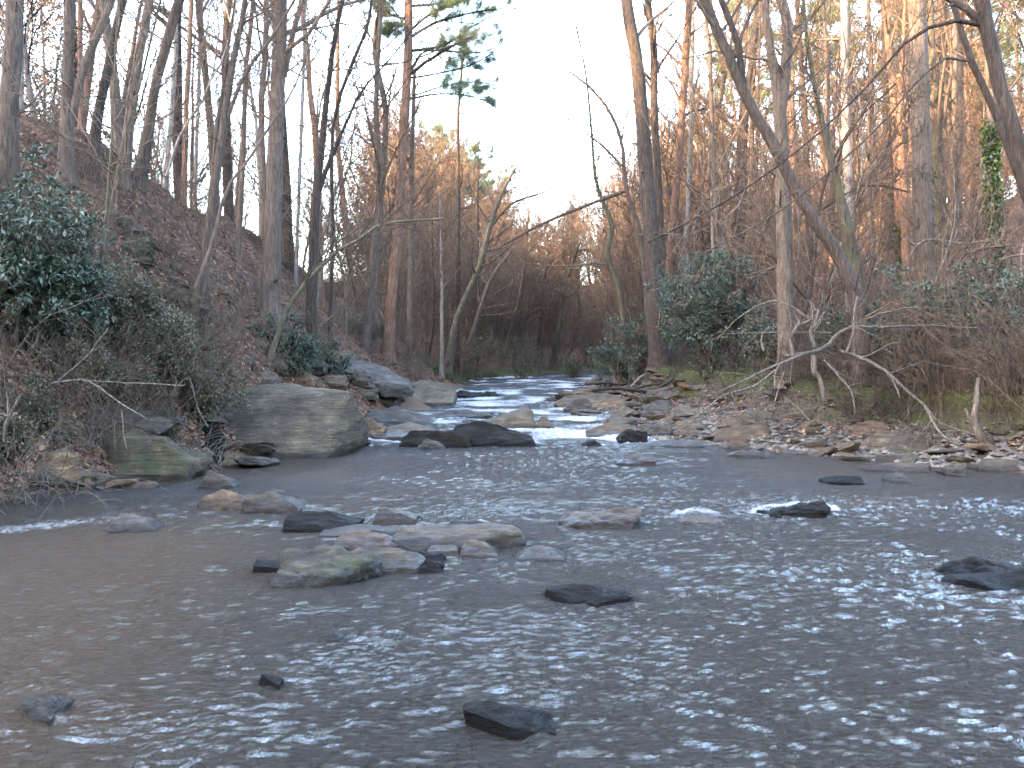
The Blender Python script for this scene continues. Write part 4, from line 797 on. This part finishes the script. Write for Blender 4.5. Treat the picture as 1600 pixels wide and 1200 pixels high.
P = np.concatenate([np.stack([wr.uniform(-10, 13, 95), wr.uniform(48, 70, 95), np.zeros(95)], 1), np.stack([wr.uniform(-28, 36, 300), wr.uniform(66, 105, 300), np.zeros(300)], 1)])
P = P[P[:, 0] > -.18 * P[:, 1]]; P = P[(P[:, 0] < xl(P[:, 1]) - .2) | (P[:, 0] > xr(P[:, 1]) + .4)]; P[:, 2] = H(P[:, 0], P[:, 1]); scatter('far_thicket', B2, P, wr.uniform(.6, 1.15, len(P)), 'mauve-brown mass of bare brush closing the creek at the far bend', .1)

P = np.stack([wr.uniform(-90, 110, 520), wr.uniform(72, 170, 520), np.zeros(520)], 1); pp = P[:, 0] * F / P[:, 1] + 800
P[:, 2] = H(P[:, 0], P[:, 1]); zt = CAMZ + (560 - top_row(pp) - wr.uniform(0, 90, 520)) * P[:, 1] / F; hh_ = np.clip(zt - P[:, 2], 4, 19)
k_ = (hh_ > 4.5) & (wr.random(520) < np.where(pp < 560, .12, 1)); P = P[k_]; hh_ = hh_[k_]
def merged(t):
    tk, cr, _, h = t; bmx = bpy.data.meshes.new('tree'); 
    def arr(me):
        v = np.zeros(len(me.vertices) * 3, np.float32); me.vertices.foreach_get('co', v); f = np.zeros(len(me.loops), np.int32); me.loops.foreach_get('vertex_index', f); return v.reshape(-1, 3), f.reshape(-1, 4)
    V, Fq = join([arr(tk), arr(cr)]); me = mesh('tree', V, Fq); me.materials.append(MB['twig']); return me
scatter('distant_wood', [merged(t) for t in FAR], P, hh_ / 12, 'distant bare woods on the hillside behind the bend, read as one mass', .03)

# ------------------------------------------------------------------ evergreen bushes
_bc = [600]
def bush(label, px, by, Y, wd, ht, mat='rhodo', size=.08, dens=1.2, name='evergreen_bush', cat='bush', z=None, stems=12, flat=1):
    _bc[0] += 1; g = np.random.default_rng(_bc[0]); b = at(px, by, Y); org = np.array([b[0], b[1], float(H(b[0], b[1])) if z is None else z])
    W_, H_ = wd * Y / F, ht * Y / F
    tgt = g.normal(size=(stems, 3)); tgt /= np.linalg.norm(tgt, axis=1)[:, None]; tgt *= g.uniform(.35, 1, (stems, 1)) ** .5
    tgt = tgt * [W_ * .40, W_ * .34 * flat, H_ * .40] + [0, 0, H_ * .52]; base_ = g.normal(size=(stems, 3)) * [.1, .1, 0] + [0, 0, -.1]
    t_ = np.linspace(0, 1, 7)[None, :, None]; P = base_[:, None] + (tgt - base_)[:, None] * t_; P[:, :, 2] += (np.sin(t_[..., 0] * 3.14) * .08 * H_); P[:, 1:] += g.normal(size=(stems, 6, 3)) * .03 * H_
    Rr = np.linspace(.022, .008, 7)[None] * np.ones((stems, 1)) * (H_ / 2) ** .5
    l2 = spawn(P, Rr, 8, g, .3, 1, (.4, 1.3), 1, 4, .25, .05, .6, .004, Labs=.34 * (W_ + H_) * .5); l3 = spawn(*l2, 5, g, .2, 1, (.4, 1.2), .5, 3, .25, .05, .6, .003)
    t = empty(name, org, label, cat); V, Fq = join([tubes(P, Rr, 5), tubes(*l2, 3), tubes(*l3, 3)]); link('stems', mesh('stems', V, Fq), MB['grey'], t)
    a = np.concatenate([l3[0][:, -1], l3[0][:, 1], l2[0][:, -1]]); kp = (vn(a[:, 0] * 2.6 + a[:, 2] * 1.7, a[:, 2] * 2.6 - a[:, 1] * 2, _bc[0]) > -.28); dr = np.concatenate([l3[0][:, -1] - l3[0][:, 1], l3[0][:, 1] - l3[0][:, 0], l2[0][:, -1] - l2[0][:, -2]]); dr /= np.linalg.norm(dr, axis=1)[:, None] + 1e-6
    V, Fq, tn = leaves(a[kp], dr[kp], g, size, max(1, int(9 * dens)), size * .55, .42, .25); link('foliage', mesh('foliage', V, Fq, False, {'tint': tn}), ML[mat], t)
    return t
bush('large dark evergreen bush at the foot of the right bank trunks', 1115, 590, 24, 205, 225, stems=26, dens=1.2)
bush('smaller dark evergreen bush in front of the tall heavy leaning trunk', 1000, 580, 30, 110, 125, stems=14, dens=1.1)
bush('light green evergreen sprig hanging out left of the S-curved tree', 972, 560, 31, 95, 125, stems=8, dens=.8)
bush('dark evergreen bush between the large bush and the upright brown trunk', 1195, 570, 22, 90, 130, stems=9, dens=.8)
bush('loose evergreen bush behind the fallen branches on the right', 1420, 600, 17.5, 210, 200, stems=15, dens=.9)
bush('evergreen bush at the far right edge above the mossy bank', 1570, 610, 16.5, 190, 210, stems=18, dens=.9)
bush('low evergreen bush right of the ivy-wrapped trunk', 1500, 520, 21, 130, 130, stems=11, dens=.8)
bush('sparse evergreen bush close behind the fallen branches', 1320, 600, 19, 130, 130, stems=10, dens=.8)
bush('big evergreen bush filling the upper left slope', 40, 420, 12.2, 240, 300, stems=30, dens=1.0, size=.085)
bush('evergreen bush below the thick trunk at the left edge', 110, 450, 12.8, 150, 240, stems=18, dens=.9, size=.08)
bush('dark leafy bush at left edge above the slab', 10, 560, 12.0, 170, 170, 'privet', .06, .8, stems=14)
bush('olive green shrub in the middle of the left bank', 175, 590, 13.6, 190, 150, 'privet', .055, .8, stems=16)
bush('olive green shrub draped over the weathered rock face', 255, 570, 13.6, 150, 150, 'privet', .055, .7, stems=14)
bush('green shrub just under the dark outcrop', 185, 470, 13.6, 150, 90, 'privet', .055, 1.0, stems=10)
bush('ragged olive shrub between the two upper outcrops', 250, 500, 12.9, 110, 110, 'privet', .05, .8, stems=11)
bush('brownish green vine clump left of the dark outcrop', 120, 520, 12.4, 130, 120, 'privet', .055, .8, stems=12)
bush('low olive trailing growth above the triangular tan boulder', 60, 690, 11.3, 130, 75, 'privet', .05, .8, stems=12)
bush('low olive growth at the left edge behind the dark log', 0, 700, 10.6, 90, 90, 'privet', .05, .8, stems=10)
bush('trailing vines over the top of the mossy boulder', 190, 650, 13.0, 170, 60, 'privet', .05, .7, stems=12)
bush('olive vines hanging left of the huge flat-topped boulder', 300, 640, 13.6, 90, 80, 'privet', .05, .7, stems=10)
bush('thin green shrub above the huge flat-topped boulder', 330, 600, 14.2, 130, 110, 'privet', .05, .6, stems=9)
bush('small bright green shrub under the big straight trunk', 430, 450, 18, 100, 80, 'rhodo', .06, .6, stems=8)
bush('small green shrub left of the crooked arching tree', 465, 520, 18, 90, 80, 'rhodo', .06, .6, stems=8)
bush('green shrub at the foot of the dark split tree', 505, 545, 20, 80, 70, 'rhodo', .07, .7, stems=8)
bush('low green shrub beneath the pine trunk', 575, 560, 29, 70, 60, 'privet', .07, .8, stems=8)
bush('grey-green shrub on the far bank behind the bent tree', 745, 572, 42, 110, 100, 'grass', .09, .25, stems=12)
bush('grey-green shrub on the far bank in the centre', 815, 575, 46, 100, 90, 'grass', .09, .25, stems=12)
bush('faint green shrub low on the far bank right of centre', 900, 570, 48, 70, 60, 'grass', .09, .25, stems=9)

# ------------------------------------------------------------------ fallen leaves, moss and grass
g = np.random.default_rng(31)
def litter(n, gen, size, name, mat, label, cat, up=.25, asp=.7, lift=.012):
    x, y = gen(n); z = H(x, y); e = .08; nx = (H(x - e, y) - H(x + e, y)) / (2 * e); ny = (H(x, y - e) - H(x, y + e)) / (2 * e)
    nrm = np.stack([nx, ny, np.ones_like(nx)], 1) + g.normal(size=(n, 3)) * up; nrm /= np.linalg.norm(nrm, axis=1)[:, None]
    u = g.normal(size=(n, 3)); u -= nrm * (u * nrm).sum(1)[:, None]; u /= np.linalg.norm(u, axis=1)[:, None]; v_ = np.cross(nrm, u)
    s = (size * g.uniform(.6, 1.4, n))[:, None]; c = np.stack([x, y, z], 1) + nrm * (lift + .02 * g.random((n, 1)))
    V = np.stack([c - u * s * .5, c + v_ * s * asp * .4 + nrm * s * .12, c + u * s * .5, c - v_ * s * asp * .4 + nrm * s * .1], 1).reshape(-1, 3)
    tag(link(name, mesh(name, V, np.arange(4 * n).reshape(n, 4), False, {'tint': np.repeat(g.random(n), 4)}), ML[mat]), label, cat, None, 'stuff')
def gl_(n): y = 9.5 + 30 * g.random(n) ** 1.7; return xl(y) - .2 - 7.5 * g.random(n) ** 1.1, y
def gr_(n): y = 12 + 30 * g.random(n) ** 1.4; return xb(y) + .3 + 10 * g.random(n) ** .6, y
litter(52000, gl_, .085, 'left_leaf_litter', 'litter', 'reddish-brown fallen leaves lying over the left slope', 'fallen leaves')
litter(26000, gr_, .085, 'right_leaf_litter', 'litter', 'brown fallen leaves over the right bank and woods floor', 'fallen leaves')
def gs(n): y = 13 + 16 * g.random(n); return xr(y) + (xb(y) - xr(y)) * (.55 + .45 * g.random(n)), y
litter(1500, gs, .07, 'stranded_leaves', 'litter', 'scattered leaves caught among the bar stones', 'fallen leaves', lift=.05)
def blades(name, gen, n, hgt, label, mat='grass', wd=.006):
    x, y = gen(n); z = H(x, y); d = g.normal(size=(n, 3)) * [.45, .45, 0] + [0, 0, 1]; p = np.stack([x, y, z - .01], 1); s = (hgt * g.uniform(.4, 1.3, n))[:, None]; u = g.normal(size=(n, 3)) * [1, 1, 0]; u /= np.linalg.norm(u, axis=1)[:, None]
    V = np.stack([p - u * wd, p + u * wd, p + d * s], 1).reshape(-1, 3)
    tag(link(name, mesh(name, V, np.arange(3 * n).reshape(n, 3), False, {'tint': np.repeat(g.random(n), 3)}), ML[mat]), label, 'grass', None, 'stuff')
def gm(n): y = 13 + 17 * g.random(n); x = xb(y) + .1 + 3.4 * g.random(n); k = vn(x * .9, y * .9, 88) > -.25; return np.where(k, x, xb(y) + .5), y
blades('right_bank_moss', gm, 42000, .06, 'low green moss and grass along the lip of the right bank', wd=.012)
def gf(n): y = 36 + 12 * g.random(n); return xl(y) - .05 - 1.4 * g.random(n), y
blades('far_bank_grass', gf, 12000, .22, 'drooping olive grass along the far left bank', wd=.014)

# ------------------------------------------------------------------ dead wood
def deadwood(name, label, cat, Y, lines, mat='dead', twigs=5, part='branch', twigmat='dead', tl=.6, z0=None):
    _tc[0] += 1; g = np.random.default_rng(_tc[0]); org = None; t = None; L = []
    for li, (dy, pts) in enumerate(lines):
        P = [at(a, b, Y + (dy[0] + (dy[1] - dy[0]) * i / (len(pts) - 1))) for i, (a, b, _) in enumerate(pts)]; Rr = [c * (.37 if name == 'fallen_tree' else .46) * Y / F for *_, c in pts]
        a_, b_ = smooth_path(P, Rr, .10, g, .004)
        if t is None: org = a_[0].copy(); t = empty(name, org, label, cat)
        V, Fq = rough_trunk(a_, b_, 7, g); link('limb' if li == 0 else part, mesh(part, V - org, Fq), MB[mat], t)
        if twigs and len(a_) > 5:
            l = spawn(a_[None], b_[None], twigs + len(a_) // 6, g, .1, 1, (.4, 1.2), 1, 5, .2, -.03, .45, .003, Labs=tl); l2 = spawn(*l, 4, g, .2, 1, (.4, 1.1), .45, 4, .2, -.02, .6, .0022)
            L += [tubes(*l, 4), tubes(*l2, 3)]
    if L: V, Fq = join(L); link('twigs', mesh('twigs', V - org, Fq), MB[twigmat], t)['kind'] = 'stuff'
    return t
Z = (0, 0)
deadwood('fallen_tree', 'bleached fallen tree crown sprawling over the right bank and bar', 'fallen tree', 15.2, [
 ((0, .8), [(1225, 556, 6), (1256, 553, 8), (1288, 543, 9), (1312, 520, 7), (1326, 513, 6), (1375, 511, 5), (1455, 509, 5), (1529, 513, 4), (1567, 509, 3)]),
 ((.2, -1.2), [(1312, 548, 7), (1343, 558, 7), (1378, 576, 7), (1410, 604, 6), (1445, 635, 6), (1462, 656, 5), (1515, 677, 4), (1590, 697, 3)]),
 ((0, -.3), [(1378, 576, 5), (1396, 597, 4), (1406, 621, 3)]), ((-.8, -1.4), [(1445, 635, 5), (1470, 677, 4), (1500, 698, 3), (1515, 702, 2)]),
 ((0, -.8), [(1256, 553, 6), (1200, 576, 5), (1160, 595, 4), (1123, 613, 3)]), ((0, -1), [(1212, 578, 4), (1180, 602, 4), (1130, 618, 3), (1090, 650, 3), (1060, 672, 2)]),
 (Z, [(1240, 556, 9), (1235, 530, 8), (1245, 510, 7), (1270, 499, 4)]), (Z, [(1273, 541, 9), (1266, 520, 8), (1275, 499, 6), (1279, 482, 4)]),
 ((0, .2), [(1322, 551, 5), (1333, 520, 6), (1335, 485, 5), (1340, 464, 6)]), (Z, [(1270, 555, 12), (1272, 570, 13), (1273, 583, 11)]), (Z, [(1273, 578, 6), (1281, 592, 9), (1285, 606, 11), (1288, 626, 7)]),
 ((0, -.4), [(1287, 562, 4), (1310, 588, 4), (1330, 611, 4), (1336, 646, 3)]), ((0, .5), [(1312, 520, 4), (1350, 500, 3), (1396, 485, 3), (1515, 483, 2)]),
 (Z, [(1193, 548, 4), (1190, 523, 4), (1203, 510, 3)]), ((0, .2), [(1300, 520, 3), (1240, 519, 3), (1130, 522, 2)]), (Z, [(1226, 580, 3), (1215, 610, 3), (1208, 640, 2)]),
 ((0, -.3), [(1225, 620, 3), (1250, 640, 3), (1268, 660, 2)]), ((.4, .6), [(1270, 500, 3), (1210, 470, 3), (1150, 500, 2), (1120, 530, 2)])], twigs=4, tl=.7)
deadwood('snag', 'pale broken Y-shaped snag standing at the right water edge', 'snag', 14.1, [(Z, [(1546, 712, 13), (1536, 688, 14), (1522, 660, 13), (1525, 635, 11), (1527, 607, 8), (1529, 590, 6)]), (Z, [(1522, 664, 9), (1515, 652, 7), (1508, 638, 5)]), (Z, [(1526, 632, 4), (1518, 626, 4)])], twigs=0)
deadwood('dead_branch', 'curled white dead branch caught up in front of the right woods', 'branch', 17, [(Z, [(1415, 371, 4), (1432, 384, 5), (1445, 376, 4), (1468, 374, 3)]), (Z, [(1431, 384, 4), (1424, 396, 4), (1421, 405, 3)]), (Z, [(1467, 374, 3), (1500, 380, 2), (1560, 372, 2)])], twigs=0)
deadwood('dead_branch', 'short pale broken branch end above the snag on the right', 'branch', 15.5, [(Z, [(1530, 620, 3), (1545, 625, 5), (1555, 636, 3), (1570, 645, 2)])], twigs=2, tl=.25)
deadwood('dead_branch', 'bleached forked branch sticking up at the left edge', 'branch', 9.2, [(Z, [(6, 690, 5), (13, 650, 6), (24, 634, 6), (33, 616, 4)]), (Z, [(13, 650, 4), (2, 647, 4), (-15, 650, 3)]), (Z, [(14, 652, 4), (12, 630, 3), (10, 612, 2)])], twigs=3, tl=.3)
deadwood('log', 'dark thin log slanting into the water at the lower left', 'log', 10.6, [(Z, [(-30, 718, 8), (0, 728, 8), (27, 738, 8), (50, 748, 9), (72, 758, 8)])], 'dark', 0)
deadwood('dead_cane', 'long pale cane slanting up across the left bank greenery', 'cane', 11.4, [(Z, [(60, 618, 3), (88, 597, 3), (140, 551, 3), (170, 512, 2)])], twigs=0)
deadwood('dead_cane', 'arching cane drooping over the mossy boulder slab', 'cane', 11.3, [(Z, [(40, 612, 2), (88, 598, 3), (136, 595, 3), (175, 621, 3), (230, 655, 2)]), (Z, [(136, 595, 2), (200, 598, 2), (290, 602, 2)]), (Z, [(190, 640, 2), (194, 680, 2), (198, 702, 2)])], twigs=3, tl=.3)
deadwood('dead_vine', 'pale hooked vine hanging beside the huge flat-topped boulder', 'vine', 13, [(Z, [(295, 590, 2), (303, 612, 3), (308, 639, 3), (325, 667, 3)])], twigs=1, tl=.3)
for i, (pl, lb) in enumerate([([(925, 610, 4), (960, 607, 6), (1010, 612, 5)], 'brown driftwood log lying at the head of the gravel bar'), ([(985, 604, 3), (1000, 590, 4), (1008, 584, 2)], 'pale broken stick poking up from the bar head driftwood'),
    ([(1000, 625, 4), (1040, 600, 6), (1075, 575, 3)], 'slanting brown branch behind the gravel bar'), ([(960, 622, 3), (1005, 604, 4), (1050, 598, 2)], 'thin driftwood branch angled over the bar head'), ([(915, 600, 5), (940, 598, 6), (965, 600, 4)], 'dark stump roots at the upstream end of the bar')]):
    deadwood('driftwood', lb, 'driftwood', 24 + i, [((0, .5), pl)], 'pale' if i == 1 else 'dark', 6 if i != 1 else 0, twigmat='dark', tl=.4)
g2 = np.random.default_rng(91)
def stalks(label, px, by, Y, n, ht, wd):
    b = at(px, by, Y); org = np.array([b[0], b[1], float(H(b[0], b[1]))]); P = []
    for _ in range(n):
        p = np.array([g2.normal() * wd, g2.normal() * wd * .6, -.05]); d = np.array([g2.normal() * .35, g2.normal() * .35, 1]); q = [p]
        for k in range(7): d = d + [g2.normal() * .13, g2.normal() * .13, -.27]; d /= np.linalg.norm(d); p = p + d * ht * g2.uniform(.7, 1.3) / 6; q.append(p)
        P.append(q)
    P = np.array(P); Rr = np.linspace(.0055, .002, 8)[None] * np.ones((n, 1)); V, Fq = tubes(P, Rr, 3)
    t = empty('dry_weeds', org, label, 'weeds'); link('stalks', mesh('stalks', V, Fq), MB['dead'], t)
stalks('pale drooping dry weeds at the left edge above the log', 5, 700, 9.9, 90, 1.0, .30)
stalks('dry weeds hanging between the triangular boulder and mossy boulder', 100, 690, 11.4, 70, .7, .3)
stalks('dry weeds in the gap left of the huge flat-topped boulder', 290, 660, 12.9, 70, .7, .3)
stalks('dry reddish weeds at the back of the right bar under fallen branches', 1230, 650, 17, 80, .55, .5)
stalks('dry weeds on the lip of the bank left of the snag', 1460, 655, 14.8, 70, .5, .35)
